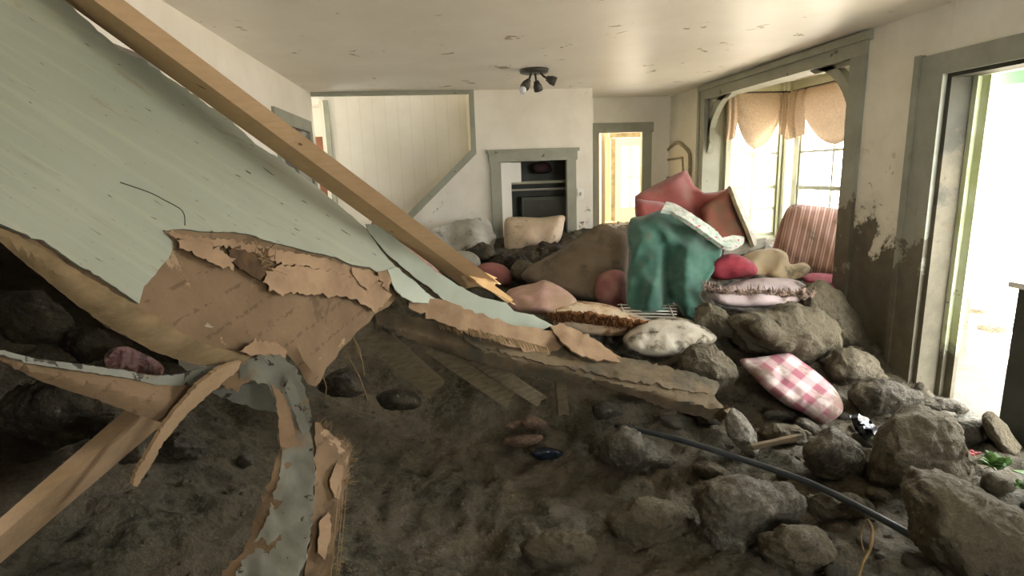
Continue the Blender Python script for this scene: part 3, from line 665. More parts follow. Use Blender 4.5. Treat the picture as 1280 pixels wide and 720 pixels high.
for i in range(46):
    x = rn.uniform(.0, 1.7); y = rn.uniform(4.2, 6.1); r_ = rn.uniform(.03, .09)
    o = protos[i % 5].copy(); C.objects.link(o); o.location = (x, y, ground(x, y)+r_*.2); o.scale = (r_*rn.uniform(.9, 1.6), r_, r_*.9); o.rotation_euler = (rn.uniform(-.6, .6), rn.uniform(-.6, .6), rn.uniform(0, 6)); o.name = 'debris_lump'
    finish(o, 'small muddy lump in the heap before the closet wall', 'debris', 'small lumps in the back heap')
# outside boulders
for i, (c_, l_, Y_) in enumerate((((1225, 385, 40, 16, 0), 'grey boulder on the sunlit ground outside', 4.3), ((1195, 392, 40, 18, 0), 'pale rock left of the grey boulder outside', 4.6), ((1250, 408, 70, 16, 0), 'pale flat rock outside in front of the grey boulder', 4.0), ((1205, 362, 50, 20, 0), 'farthest pale rubble outside below the shed', 6.5))):
    rock(c_, M['rock_w'], l_, Y=Y_, depth=.3, seed=70+i)

# ------------------------------------------------------------------ the fallen wallboard panel
PD = [(-220, -220, 1.32), (80, 0, 1.82), (0, 0, 1.6), (-200, 150, 1.2), (0, 150, 1.47), (0, 290, 1.36), (215, 100, 2.1), (320, 180, 2.3), (200, 230, 1.85), (150, 350, 1.6), (60, 345, 1.48), (330, 452, 1.92), (250, 456, 1.8), (300, 300, 2.0), (400, 235, 2.5), (457, 285, 2.62), (497, 338, 2.6), (470, 390, 2.5), (395, 480, 2.12), (400, 330, 2.3), (560, 350, 2.8), (640, 400, 2.95), (690, 410, 3.05), (550, 400, 2.7)]
_A = np.array([(x, y, 1.0) for x, y, Y in PD]); _b = np.array([1/Y for x, y, Y in PD]); _c = np.linalg.lstsq(_A, _b, rcond=None)[0]
PD = [(x, y, 1/(float(np.dot(_c, (x, y, 1)))+.4*(1/Y-float(np.dot(_c, (x, y, 1)))))) for x, y, Y in PD]
panel = empty('wallboard_panel', P(300, 450, 2.0), 'huge fallen sheet of pale green wallboard torn open along its brown lower edge', 'wallboard')
skin = [(-220, -220), (-220, 150), (-80, 240), (0, 280), (60, 305), (100, 333), (140, 356), (174, 380), (180, 358), (198, 338), (214, 318), (216, 302), (202, 288), (230, 286), (265, 290), (300, 290), (345, 304), (385, 314), (420, 321), (440, 331), (462, 334), (478, 345), (496, 336), (476, 313), (457, 284), (430, 262), (400, 236), (362, 207), (320, 180), (290, 152), (262, 132), (215, 100), (183, 78), (150, 62), (112, 28), (80, 0), (20, -70)]
sheet('painted_face', skin, PD, M['skin'], .012, 14, .7, parent=panel, seed=1, step=7, frame=((0, 0), (640, 400), (-100, 300)))
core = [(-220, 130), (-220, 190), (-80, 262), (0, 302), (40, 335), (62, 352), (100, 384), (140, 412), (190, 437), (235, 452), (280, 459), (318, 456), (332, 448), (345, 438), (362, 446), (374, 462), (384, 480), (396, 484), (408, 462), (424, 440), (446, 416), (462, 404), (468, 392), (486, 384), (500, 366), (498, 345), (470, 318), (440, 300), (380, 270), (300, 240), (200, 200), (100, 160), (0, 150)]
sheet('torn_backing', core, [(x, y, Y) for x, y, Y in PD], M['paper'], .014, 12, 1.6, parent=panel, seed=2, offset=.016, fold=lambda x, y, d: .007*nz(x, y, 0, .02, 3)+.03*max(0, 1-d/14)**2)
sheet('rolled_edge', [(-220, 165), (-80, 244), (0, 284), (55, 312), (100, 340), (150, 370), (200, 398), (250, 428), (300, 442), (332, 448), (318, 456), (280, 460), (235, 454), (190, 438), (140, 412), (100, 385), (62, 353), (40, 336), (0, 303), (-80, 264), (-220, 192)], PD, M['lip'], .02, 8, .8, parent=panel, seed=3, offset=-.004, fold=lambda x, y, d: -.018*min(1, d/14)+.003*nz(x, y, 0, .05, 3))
# peeled paper scraps round the tear
def scrap(o_, mat_, sd, lift=.008, parent=panel, name='torn_scrap', D=PD, jag=1.6, th=.002):
    sheet(name, o_, D, mat_, th, 7, jag, parent=parent, seed=sd, step=3.5, offset=-lift*.5-.002, fold=lambda x, y, d: -.006*max(0, nz(x, y, sd, .05, 3))-.006*max(0, 1-d/5))
scrap([(205, 288), (240, 296), (290, 300), (345, 312), (390, 320), (430, 330), (470, 345), (468, 352), (430, 346), (400, 336), (350, 330), (330, 318), (280, 308), (240, 308), (222, 300)], M['paper2'], 5)
scrap([(222, 300), (250, 300), (275, 312), (290, 325), (292, 338), (270, 330), (245, 318), (226, 310)], M['paper2'], 6, .02)
scrap([(340, 335), (370, 332), (420, 340), (450, 350), (482, 352), (490, 370), (470, 390), (440, 372), (400, 368), (350, 368), (328, 352)], M['paper2'], 7, .016)
scrap([(440, 338), (462, 336), (474, 350), (460, 362), (446, 352)], M['paper2'], 9, .03)
scrap([(472, 340), (484, 338), (490, 352), (488, 364), (476, 358)], M['paper2'], 10, .03)
scrap([(300, 440), (318, 425), (345, 428), (360, 440), (352, 448), (330, 447)], M['paper2'], 12, .03)
# hole with straw tuft
sheet('hole_rim', [(285, 312), (310, 304), (335, 312), (340, 335), (325, 350), (300, 336), (288, 325)], PD, mat('dark_hole', srgb(96, 74, 50), srgb(70, 54, 38), 20, .9, .6, 40), .004, 6, 1.2, parent=panel, seed=14, offset=-.012)
bm = bmesh.new(); rnd = random.Random(9)
for i in range(45):
    x, y = rnd.gauss(314, 9), rnd.gauss(326, 8); d0 = depthfn(2.04)(x, y)
    a_ = P(x, y, 2.06); b_ = P(x+rnd.gauss(0, 9), y+rnd.gauss(2, 9), 2.03-rnd.random()*.03); c_ = P(x+rnd.gauss(4, 12), y+rnd.gauss(4, 10), 2.02)
    tube(bm, [a_, b_, c_], .0012, 4)
finish(mesh('straw_tuft', bm, M['straw'], panel), kind='stuff')
# long crack lines where the skin split
bm = bmesh.new(); Df = depthfn(PD)
cr = [(150, 228), (185, 240), (205, 250), (228, 264), (231, 282)]
tube(bm, [P(x, y, Df(x, y)+.0005) for x, y in crom(cr, 4)], lambda t: .0018, 5)
mesh('crack', bm, mat('crack_shadow', srgb(60, 56, 44), None, rough=.95, bump=0), panel)

# curled strips split off the panel
SD = [(457, 283, 2.62), (500, 320, 2.72), (560, 360, 2.86), (620, 390, 2.96), (692, 412, 3.06), (473, 280, 2.66)]
o = sheet('plaster_strip', [(457, 280), (474, 281), (492, 296), (512, 312), (544, 339), (578, 359), (600, 371), (633, 378), (642, 389), (667, 394), (692, 407), (680, 411), (662, 411), (652, 420), (639, 415), (616, 406), (594, 398), (570, 386), (555, 376), (539, 361), (520, 348), (500, 331), (484, 318), (472, 303), (462, 292)], SD, M['skin2'], .006, 7, .5, seed=21, offset=-.07, fold=lambda x, y, d: -.02*math.sin((x-457)/75.), label='long pale green plaster strip curling off, ending in a point near the pillows', cat='plaster strip')
o = sheet('plaster_strip', [(485, 338), (496, 333), (507, 343), (520, 353), (536, 368), (551, 378), (538, 379), (517, 378), (503, 371), (494, 362), (489, 350)], SD+[(500, 370, 2.6)], M['skin2'], .006, 6, .5, seed=22, offset=-.07, label='short pale green plaster strip below the long curling strip', cat='plaster strip')
sheet('gap_shade_lath', [(455, 284), (475, 298), (510, 328), (545, 358), (600, 393), (575, 398), (540, 392), (505, 380), (490, 352), (470, 318)], PD, M['darkwood'], .01, 8, 1, parent=panel, seed=25, offset=.03)  # lath-coloured sheet added behind the gap to stand in for its shade
# edge-on tan layers that lie over the board
o = sheet('torn_paper_layer', [(512, 374), (552, 374), (590, 388), (640, 406), (670, 410), (700, 414), (722, 432), (728, 448), (690, 444), (650, 436), (600, 421), (560, 407), (526, 392), (510, 384)], [(516, 380, 2.66), (720, 446, 2.86), (600, 430, 2.68)], M['paper2'], .008, 6, 1.2, seed=23, offset=-.05, label='tan torn paper layer lying along the top of the muddy board', cat='torn paper', fold=lambda x, y, d: .012*nz(x, y, 0, .08, 3))
o = sheet('torn_paper_layer', [(688, 408), (700, 404), (717, 410), (735, 419), (750, 427), (760, 436), (767, 441), (789, 455), (770, 452), (755, 448), (742, 449), (728, 446), (715, 438), (700, 426)], [(690, 410, 2.9), (789, 455, 2.8), (740, 450, 2.75)], M['paper2'], .008, 6, 1.2, seed=24, offset=-.05, label='tan torn paper flap beside the brown-fringed pillow', cat='torn paper', fold=lambda x, y, d: .015*nz(x, y, 2, .06, 3))

# ------------------------------------------------------------------ long muddy board and laths
BD = [(470, 390, 2.72), (490, 417, 2.6), (680, 440, 2.76), (710, 480, 2.58), (897, 480, 2.62), (905, 528, 2.42)]
bt = empty('muddy_board', P(690, 460, 2.68), 'long wide mud-caked board sloping right under the torn panel to the rocks', 'board')
sheet('board_face', [(467, 392), (480, 386), (520, 396), (580, 414), (660, 436), (700, 430), (740, 440), (778, 447), (812, 452), (844, 460), (872, 468), (897, 477), (898, 486), (890, 492), (902, 506), (912, 518), (903, 529), (886, 524), (867, 519), (830, 510), (797, 497), (742, 479), (713, 480), (670, 472), (613, 457), (575, 446), (540, 433), (510, 424), (490, 417), (472, 404)], BD, M['board'], .05, 5, 1.1, parent=bt, seed=30, fold=lambda x, y, d: .012*nz((x+y*2)*.35, (y-x*.28)*2.2, 0, .04, 5)+.0065*max(0, y-(404+(x-467)*.25)))
sheet('raised_layer', [(560, 412), (620, 424), (700, 446), (780, 462), (850, 480), (885, 492), (860, 490), (800, 478), (720, 462), (640, 444), (590, 430)], BD, M['board'], .008, 6, 1.5, parent=bt, seed=31, offset=-.014, fold=lambda x, y, d: .01*nz(x, y*3, 5, .03, 3))
bm = bmesh.new(); rnd = random.Random(3); BF = depthfn(BD)
for i in range(60):
    x = 548+i*2.3; y = 402+(x-548)*.235+rnd.gauss(0, 1)
    p = P(x, y, 2.66); q = P(x+rnd.uniform(2, 5), y+rnd.uniform(6, 11), 2.63)
    tube(bm, [p, q], .003, 4)
finish(mesh('frayed_fringe', bm, M['straw'], bt), kind='stuff')
def plank(name, p0, p1, w_, t_, m_, wdir, seed=0, parent=None, jag=.03, n=14, origin=None, **k):
    """sawn board with broken ends, w_ along wdir"""
    rnd = random.Random(seed); p0, p1 = Vector(p0), Vector(p1); d = (p1-p0); L = d.length; d.normalize()
    wv = Vector(wdir); wv = (wv-d*wv.dot(d)).normalized(); tv = d.cross(wv)
    bm = bmesh.new(); nw = 5; rings = []
    prof = [(-.5+i/(nw-1), -.5) for i in range(nw)]+[(.5-i/(nw-1), .5) for i in range(nw)]
    e0 = [rnd.uniform(0, jag) for _ in prof]; e1 = [rnd.uniform(0, jag) for _ in prof]
    for j in range(n+1):
        t = j/n; ring = []
        for q, (a_, b_) in enumerate(prof):
            s = t*L+(e0[q]*(1-t)**6)-(e1[q]*t**6)
            v = p0+d*s+wv*a_*w_+tv*b_*t_
            v += wv*.004*nz(s, a_, seed, 3)+tv*.003*nz(s, b_, seed+4, 4)
            ring.append(bm.verts.new(v))
        rings.append(ring)
    m = len(prof)
    for a_, b_ in zip(rings, rings[1:]):
        for q in range(m): bm.faces.new((a_[q], a_[(q+1) % m], b_[(q+1) % m], b_[q]))
    for r in (rings[0], rings[-1][::-1]):
        for i in range(nw-1): bm.faces.new([r[i], r[i+1], r[m-2-i], r[m-1-i]][::-1])
    return finish(mesh(name, bm, m_, parent, smooth=False), **k)
plank('broken_lath', P(462, 414, 2.72), P(548, 488, 2.92), .125, .024, M['darkwood'], (1, .2, 1.0), 1, label='short grey broken lath, leftmost of three hanging under the board', cat='lath', group='broken laths under the board')
plank('broken_lath', P(535, 428, 2.75), P(640, 501, 2.95), .095, .024, M['darkwood'], (1, .2, 1.0), 2, label='grey broken lath, middle one of three hanging under the board', cat='lath', group='broken laths under the board')
plank('broken_lath', P(585, 440, 2.8), P(678, 503, 3.0), .075, .024, M['darkwood'], (1, .2, 1.0), 3, label='grey broken lath, rightmost of three hanging under the board', cat='lath', group='broken laths under the board')
plank('wood_stick', P(820, 462, 3.05), P(872, 428, 3.0), .04, .02, M['board'], (0, 0, 1), 4, label='short muddy stick poking out beside the white pillow', cat='stick')
plank('wood_stick', P(1003, 545, 2.35), P(935, 560, 2.3), .025, .02, M['board'], (0, 0, 1), 6, label='thin grey stick lying beside the whitish jagged stone', cat='stick')
plank('wood_stick', P(700, 470, 2.8), P(704, 520, 2.86), .06, .04, M['darkwood'], (1, 0, 0), 7, label='upright dark stub of wood under the middle of the board', cat='stick')

# ------------------------------------------------------------------ pine timber
def prism(name, A, B, Cc, m_, n=30, ragged=None, seed=0, parent=None, **k):
    """three visible long edges (top, near middle, bottom) as (start, end); the hidden fourth follows"""
    rnd = random.Random(seed); bm = bmesh.new(); rings = []
    A, B, Cc = [tuple(map(Vector, e)) for e in (A, B, Cc)]
    D = (A[0]+Cc[0]-B[0], A[1]+Cc[1]-B[1]); E = [A, B, Cc, D]; m = 12
    r1 = [rnd.uniform(0, 1) for _ in range(m)]
    for j in range(n+1):
        t = j/n; ring = []
        for q in range(4):
            for s in range(3):
                u = s/3; e, g = E[q], E[(q+1) % 4]
                idx = q*3+s; tt = t
                if ragged and t > 1-ragged: tt = 1-ragged+(t-1+ragged)*(1-.85*r1[idx])
                p = (e[0]*(1-tt)+e[1]*tt)*(1-u)+(g[0]*(1-tt)+g[1]*tt)*u
                ring.append(bm.verts.new(p))
        rings.append(ring)
    for a_, b_ in zip(rings, rings[1:]):
        for q in range(m): bm.faces.new((a_[q], a_[(q+1) % m], b_[(q+1) % m], b_[q]))
    bm.faces.new(rings[0]); bm.faces.new(rings[-1][::-1])
    bmesh.ops.triangulate(bm, faces=[f for f in bm.faces if len(f.verts) > 4])
    return finish(mesh(name, bm, m_, parent, smooth=False), **k)
beam = empty('timber_beam', P(400, 206, 2.4), 'long fresh pine beam slanting from upper left across the panel, splintered at its low end', 'timber')
prism('beam_body', (P(-15, -128, 1.54), P(628, 357, 2.91)), (P(-56, -128, 1.51), P(596, 354, 2.88)), (P(-100, -128, 1.63), P(582, 361, 3.0)), M['timber'], ragged=.10, seed=3, parent=beam)
rnd = random.Random(12)
for i, (x0, y0, x1, y1, w_) in enumerate(((540, 300, 628, 360, .03), (560, 318, 645, 380, .022), (570, 330, 640, 378, .03), (585, 335, 622, 352, .03), (556, 325, 608, 362, .02), (590, 350, 636, 374, .014), (550, 316, 590, 352, .02))):
    plank('splinter', P(x0, y0, 2.80), P(x1, y1, 2.92), w_, .012, M['splinter'], (0, 0, 1), 50+i, parent=beam, jag=.08, n=6)
stud = empty('pine_stud', P(80, 590, 1.5), 'dirty pine stud slanting down to the lower left corner', 'timber')
prism('stud_body', (P(166, 504, 1.73), P(-60, 700, 1.23)), (P(190, 507, 1.72), P(-60, 722, 1.22)), (P(222, 514, 1.88), P(-60, 756, 1.36)), M['timber2'], seed=5, parent=stud)

# ------------------------------------------------------------------ hanging torn pieces at lower left
HD = [(300, 455, 1.86), (350, 445, 1.9), (375, 475, 1.86), (350, 530, 1.8), (389, 540, 1.82), (350, 600, 1.7), (392, 600, 1.72), (310, 690, 1.5), (385, 690, 1.5), (272, 740, 1.4), (370, 760, 1.38)]
hang = empty('hanging_strip', P(340, 600, 1.65), 'long muddy grey-blue wallboard strip bending down from the panel to the floor', 'wallboard')
sheet('painted_face', [(298, 452), (320, 446), (350, 443), (363, 455), (374, 471), (383, 495), (390, 518), (387, 535), (391, 557), (394, 603), (391, 640), (389, 658), (382, 700), (372, 722), (360, 770), (270, 770), (296, 715), (312, 690), (330, 655), (341, 630), (350, 590), (353, 566), (346, 548), (352, 525), (346, 500), (338, 482), (318, 476), (300, 474)], HD, M['skin3'], .008, 6, 1.4, parent=hang, seed=41, fold=lambda x, y, d: .012*nz(x, y, 0, .03, 3))
sheet('torn_backing', [(340, 484), (350, 500), (354, 530), (350, 560), (338, 600), (322, 640), (304, 690), (272, 722), (235, 770), (300, 770), (330, 716), (350, 668), (362, 625), (368, 585), (368, 550), (362, 520), (356, 490)], HD, M['paper'], .004, 6, 1.4, parent=hang, seed=42, offset=.004)
sheet('torn_scrap', [(338, 480), (350, 486), (362, 510), (370, 545), (372, 556), (358, 560), (350, 556), (348, 530), (346, 500)], HD, M['paper2'], .004, 5, 1.2, parent=hang, seed=47, offset=-.024)
sheet('torn_flap', [(362, 470), (372, 490), (380, 520), (388, 536), (380, 545), (372, 530), (364, 505), (356, 485)], HD, M['skin3'], .006, 6, .8, parent=hang, seed=43, offset=-.05)
LD = [(393, 525, 1.9), (440, 557, 1.95), (430, 634, 1.8), (416, 730, 1.55), (380, 730, 1.52), (390, 600, 1.78)]
lath = empty('frayed_board_piece', P(410, 620, 1.75), 'frayed brown board piece with straw-like edge, right of the hanging strip', 'board')
sheet('board_face', [(393, 528), (400, 530), (404, 534), (410, 538), (418, 546), (426, 550), (436, 556), (441, 562), (437, 580), (437, 596), (430, 615), (428, 634), (422, 660), (418, 700), (412, 770), (372, 770), (384, 700), (390, 650), (394, 600), (396, 560)], LD, M['paper'], .012, 8, 1.6, parent=lath, seed=44, fold=lambda x, y, d: .012*nz(x, y, 3, .05, 3))
sheet('torn_scrap', [(420, 580), (430, 582), (428, 604), (424, 625), (418, 622), (412, 600)], LD, M['paper2'], .005, 6, 1, parent=lath, seed=45, offset=-.02)
sheet('torn_scrap', [(400, 650), (412, 640), (414, 670), (406, 700), (398, 690)], LD, M['paper2'], .005, 6, 1, parent=lath, seed=46, offset=-.02)
bm = bmesh.new(); rnd = random.Random(8); LF = depthfn(LD)
for i in range(80):
    t = rnd.random(); x = 396+44*min(t*3, 1) if t < .33 else 438-22*((t-.33)/.67); y = 528+t*100 if t < .33 else 560+(t-.33)/.67*160
    Y = LF(x, y); a_ = rnd.uniform(-1.2, .9) if t > .33 else rnd.uniform(-2, -1)
    L_ = rnd.uniform(5, 13)
    tube(bm, [P(x-4, y+2, Y), P(x+L_*math.cos(a_), y+L_*math.sin(a_), Y-.01)], .001, 4)
for x in (424, 430, 434): tube(bm, [P(x, 600, LF(x, 600)-.015), P(x-4, 650, LF(x-4, 650)-.03), P(x-12, 740, LF(x-12, 740)-.02)], .0012, 4)
finish(mesh('straw_edge', bm, M['straw'], lath), kind='stuff')
CD = [(0, 440, 1.32), (100, 460, 1.45), (237, 479, 1.72), (212, 531, 1.66), (117, 498, 1.44), (-60, 440, 1.2)]
card = empty('curled_board', P(150, 500, 1.5), 'curled brown board sheet with pale upper rim, sagging over the pine stud', 'board')
sheet('board_face', [(-60, 428), (0, 440), (39, 452), (97, 461), (156, 470), (195, 478), (237, 480), (240, 486), (230, 510), (212, 531), (200, 528), (175, 520), (146, 509), (117, 498), (80, 487), (47, 475), (0, 450), (-60, 440)], CD, M['paper'], .008, 8, .8, parent=card, seed=51, fold=lambda x, y, d: -.03*min(1, d/20))
sheet('pale_rim', [(-60, 424), (0, 437), (39, 447), (97, 455), (156, 463), (195, 470), (225, 468), (250, 460), (276, 456), (262, 470), (245, 480), (230, 482), (195, 481), (156, 472), (97, 463), (39, 455), (0, 443), (-60, 431)], CD+[(276, 456, 1.8)], M['skin3'], .008, 6, .5, parent=card, seed=52, offset=-.012)
o = sheet('wood_splinter', [(272, 462), (288, 455), (302, 452), (297, 463), (276, 480), (253, 500), (236, 516), (218, 535), (215, 541), (203, 556), (190, 580), (171, 610), (166, 606), (170, 592), (187, 562), (206, 530), (224, 508), (241, 488), (256, 474)], [(300, 454, 1.84), (218, 535, 1.68), (170, 608, 1.62)], M['timber2'], .012, 5, .7, seed=53, offset=-.05, label='long thin pale splinter hanging down beside the curled board', cat='splinter')
o = sheet('torn_scrap', [(270, 470), (300, 455), (325, 452), (322, 466), (310, 478), (300, 482), (298, 490), (285, 486), (276, 480), (268, 488), (262, 482)], [(270, 470, 1.86), (325, 452, 1.9), (290, 490, 1.84)], M['paper2'], .006, 6, 1.2, seed=54, offset=-.02, label='ragged tan paper scrap hanging under the rolled edge of the panel', cat='torn paper')
o = sheet('torn_scrap', [(262, 490), (300, 482), (335, 480), (348, 500), (350, 515), (320, 512), (290, 502)], [(262, 490, 2.0), (348, 515, 2.05), (300, 480, 2.02)], M['skin3'], .008, 6, 1.0, seed=55, label='dark grey-green board scrap behind the top of the hanging strip', cat='board')
puff('crumpled_rag', [(130, 447), (140, 436), (158, 433), (175, 440), (192, 448), (205, 460), (198, 474), (175, 476), (150, 472), (136, 462)], 1.9, .05, mat('pink_white_rag', srgb(206, 176, 172), srgb(176, 130, 130), 20, .9, .4, 40, mud=.25, mscale=14), spacing=3, seed=56, fold=lambda x, y, d: .05*abs(math.sin(x/4.5+1.5*nz(x, y, 0, .08, 2)))+.03*nz(x, y, 0, .15, 3), label='crumpled floral rag tucked under the rolled panel edge', cat='rag')
# dangling fibres below the torn tip
bm = bmesh.new()
for x, y, x2, y2 in ((432, 440, 460, 500), (445, 432, 455, 470), (404, 470, 406, 500), (440, 420, 452, 450)):
    tube(bm, [P(x, y, 2.3), P((x+x2)/2+3, (y+y2)/2, 2.32), P(x2, y2, 2.34)], .0022, 5)
finish(mesh('dangling_root', bm, M['root']), 'thin dry fibres dangling below the torn panel tip', 'root', None, 'stuff')

# ------------------------------------------------------------------ pipe, roots, plastic, puddle sheen
bm = bmesh.new(); pts = [(770, 532, 2.62), (795, 537, 2.5), (850, 550, 2.36), (930, 575, 2.16), (1010, 603, 1.95), (1080, 637, 1.76), (1150, 675, 1.6), (1225, 718, 1.45), (1300, 765, 1.3)]
tube(bm, [Vector(p) for p in crom([P(*p) for p in pts], 8)], .0135, 12)
finish(mesh('pipe', bm, M['black']), 'black plastic pipe running down over the rocks to the lower right', 'pipe')
bm = bmesh.new(); tube(bm, [Vector(p) for p in crom([P(*p) for p in ((1084, 650, 1.75), (1090, 662, 1.72), (1088, 685, 1.66), (1078, 705, 1.6), (1072, 730, 1.55))], 6)], lambda t: .007-.003*t, 7)
tube(bm, [Vector(p) for p in crom([P(*p) for p in ((1080, 655, 1.75), (1076, 672, 1.72), (1080, 690, 1.66))], 5)], .003, 6)
finish(mesh('root', bm, M['root']), 'dry bent root hanging below the black pipe', 'root')
sheet('bag_and_puddle_sheen', [(1062, 520), (1070, 517), (1085, 522), (1098, 536), (1100, 548), (1088, 556), (1078, 548), (1068, 536)], 2.35, M['blue_and_sheen'], .01, 4, .5, seed=60, fold=lambda x, y, d: .03*nz(x, y, 0, .1, 2)-.03*min(1, d/8), label='shiny dark blue plastic bag between the boulders below the plaid pillow', cat='bag')
puff('bag_and_puddle_sheen', [(662, 568), (672, 560), (690, 560), (704, 566), (700, 574), (682, 578)], groundY(682, 574)+.02, .03, M['blue_and_sheen'], spacing=4, seed=61, label='blue patch standing in for puddle sheen below the three pinkish stones', cat='bag')  # solid blue body stands in for the sheen on a puddle
def plantlet(name, px, py, Y, n, r, m_, label, cat, seed):
    rnd = random.Random(seed); bm = bmesh.new(); c = P(px, py, Y)
    for i in range(n):
        a_ = rnd.uniform(0, 2*PI); e = rnd.uniform(.2, 1.2); L_ = r*rnd.uniform(.6, 1.1)
        d = Vector((math.cos(a_)*math.cos(e), math.sin(a_)*math.cos(e), math.sin(e))); s = d.cross(Vector((0, 0, 1))).normalized()*L_*.28
        p = c+Vector((rnd.uniform(-.5, .5), rnd.uniform(-.5, .5), 0))*r
        v = [bm.verts.new(q) for q in (p, p+d*L_*.5+s, p+d*L_-Vector((0, 0, .2*L_)), p+d*L_*.5-s)]
        bm.faces.new(v)
    o = finish(mesh(name, bm, m_), label, cat); mo = o.modifiers.new('s', 'SOLIDIFY'); mo.thickness = .002
plantlet('green_leaves', 1243, 582, 2.0, 22, .085, M['leaf'], 'green leaves poking up behind the largest boulder', 'leaves', 1)
plantlet('green_leaves', 1276, 610, 1.9, 12, .04, M['leaf'], 'green leaves at the right edge of the rubble', 'leaves', 2)
plantlet('green_leaves', 1092, 552, 2.2, 8, .03, M['leaf'], 'tiny green leaf tuft beside the dark blue plastic bag', 'leaves', 3)
plantlet('pink_flower', 1217, 568, 2.1, 10, .025, M['flower'], 'pink flower head behind the big rough boulder', 'flower', 4)

# ------------------------------------------------------------------ soft things
W = lambda a=.006, s=.04, k=0: (lambda x, y, d: a*nz(x, y, k, s, 3))
# red sofa lying tipped up
sofa = empty('armchair', P(880, 330, 4.9), 'red upholstered armchair tipped over against the bay window', 'armchair')
puff('backrest', [(793, 245), (808, 236), (825, 228), (842, 219), (857, 212), (862, 219), (868, 232), (880, 241), (896, 240), (913, 234), (905, 250), (893, 268), (880, 285), (850, 290), (815, 285), (800, 268)], [(793, 245, 4.75), (857, 212, 4.95), (913, 234, 4.85), (850, 290, 4.7)], .14, M['redsofa'], wid=.2, spacing=5, parent=sofa, seed=70, smooth_outline=False, fold=lambda x, y, d: .12*math.exp(-((x-870-.3*(y-250))/14.)**2)+.02*nz(x, y, 0, .03))
puff('arm', [(793, 247), (806, 250), (825, 252), (845, 258), (850, 275), (846, 300), (815, 300), (798, 285), (794, 268)], [(793, 247, 4.6), (850, 275, 4.62), (815, 300, 4.5)], .10, M['redsofa'], wid=.2, spacing=6, parent=sofa, seed=71, smooth_outline=False)
puff('seat_base', [(876, 262), (886, 252), (900, 243), (914, 233), (922, 243), (932, 268), (943, 295), (946, 312), (925, 318), (898, 312), (884, 295)], [(876, 262, 4.6), (914, 233, 4.75), (943, 300, 4.5), (898, 312, 4.4)], .09, M['redsofa_d'], wid=.08, spacing=6, parent=sofa, seed=72, smooth_outline=False)
sheet('trim_band', [(913, 232), (918, 236), (927, 252), (940, 282), (948, 306), (943, 308), (934, 284), (921, 254)], [(914, 233, 4.7), (943, 300, 4.45), (948, 306, 4.46)], M['frame'], .03, 4, .2, parent=sofa, seed=73, offset=-.10)
# striped seat cushion leaning in the bay
puff('striped_cushion', [(990, 256), (1020, 257), (1055, 262), (1090, 268), (1088, 330), (1080, 352), (1040, 347), (1005, 345), (968, 338), (964, 320), (970, 295), (979, 270)], [(990, 256, 4.75), (1088, 268, 4.55), (1080, 350, 4.25), (968, 338, 4.35)], .09, M['stripe'], wid=.3, spacing=7, seed=74, frame=((965, 345), (1085, 350), (985, 256)), label='brown striped seat cushion standing on edge in the bay', cat='cushion')
# green cloth
def gfold(x, y, d):
    q = x+.22*(y-300)+7*nz(x, y, 0, .018, 2)
    lo = min(1, max(0, (y-268)/60.))
    r1 = abs(math.sin(q/11.5)); r2 = abs(math.sin((x-.5*y)/17.+2*nz(x, y, 4, .02, 2)))
    f = .055*r1**1.6*lo+.03*r2**1.5
    f += .11*math.exp(-((x-830-.05*(y-300))/6.)**2)*min(1, max(0, (y-290)/40.))
    f -= .05*math.exp(-((x-808)/22.)**2)+.05*math.exp(-((x-866)/20.)**2)
    return f+.012*nz(x, y, 0, .1, 3)
gc = puff('green_cloth', [(786, 280), (790, 272), (803, 270), (820, 264), (832, 261), (843, 266), (860, 272), (880, 284), (895, 296), (903, 306), (900, 325), (892, 340), (884, 352), (876, 368), (882, 380), (880, 396), (870, 401), (856, 396), (848, 384), (840, 378), (833, 388), (812, 391), (795, 388), (784, 380), (783, 350), (787, 320), (784, 300)], [(803, 270, 4.0), (880, 284, 3.9), (903, 306, 3.8), (870, 401, 3.45), (795, 388, 3.5), (783, 340, 3.7)], .12, M['green'], wid=.5, spacing=3.6, seed=75, fold=gfold, label='deep green cotton garment draped over the furniture heap in the middle', cat='garment')
# seams on the garment
for sm in (((833, 270), (818, 285), (800, 305), (790, 330), (786, 350)), ((838, 272), (838, 300), (838, 340), (838, 376))):
    pass
quilt = sheet('floral_quilt', [(833, 252), (843, 254), (856, 261), (880, 277), (893, 286), (903, 297), (918, 294), (931, 296), (930, 303), (918, 309), (905, 308), (888, 296), (873, 285), (855, 273), (840, 264), (828, 262)], [(833, 252, 4.0), (903, 297, 3.85), (930, 300, 3.85), (855, 273, 3.85)], M['floral'], .03, 4, .3, seed=76, offset=-.14, label='rolled white and green floral quilt edge over the green garment', cat='quilt')
sheet('folded_sheet', [(905, 312), (925, 304), (945, 299), (958, 299), (957, 307), (940, 314), (920, 320), (905, 322)], [(905, 312, 4.3), (958, 299, 4.4), (920, 320, 4.2)], M['grey_cloth'], .03, 4, .3, seed=77, label='grey-blue folded sheet beside the quilt below the armchair', cat='sheet')
puff('red_cushion', [(886, 330), (898, 321), (915, 317), (932, 322), (946, 333), (944, 344), (925, 348), (900, 350), (888, 345)], 3.75, .10, M['red'], spacing=5, seed=78, label='small crimson cushion squeezed between green garment and lilac pillow', cat='cushion')
puff('tan_towel', [(925, 322), (940, 314), (955, 311), (972, 311), (984, 318), (988, 330), (1004, 328), (1013, 334), (1010, 342), (998, 348), (980, 350), (960, 346), (940, 342), (930, 334)], [(925, 322, 4.0), (972, 311, 4.1), (1010, 340, 3.85), (940, 342, 3.8)], .07, M['tan'], spacing=4, seed=79, fold=lambda x, y, d: .03*math.sin(x/6.+y/9.)+.02*nz(x, y, 0, .08), label='crumpled tan towel beside the striped cushion', cat='towel')
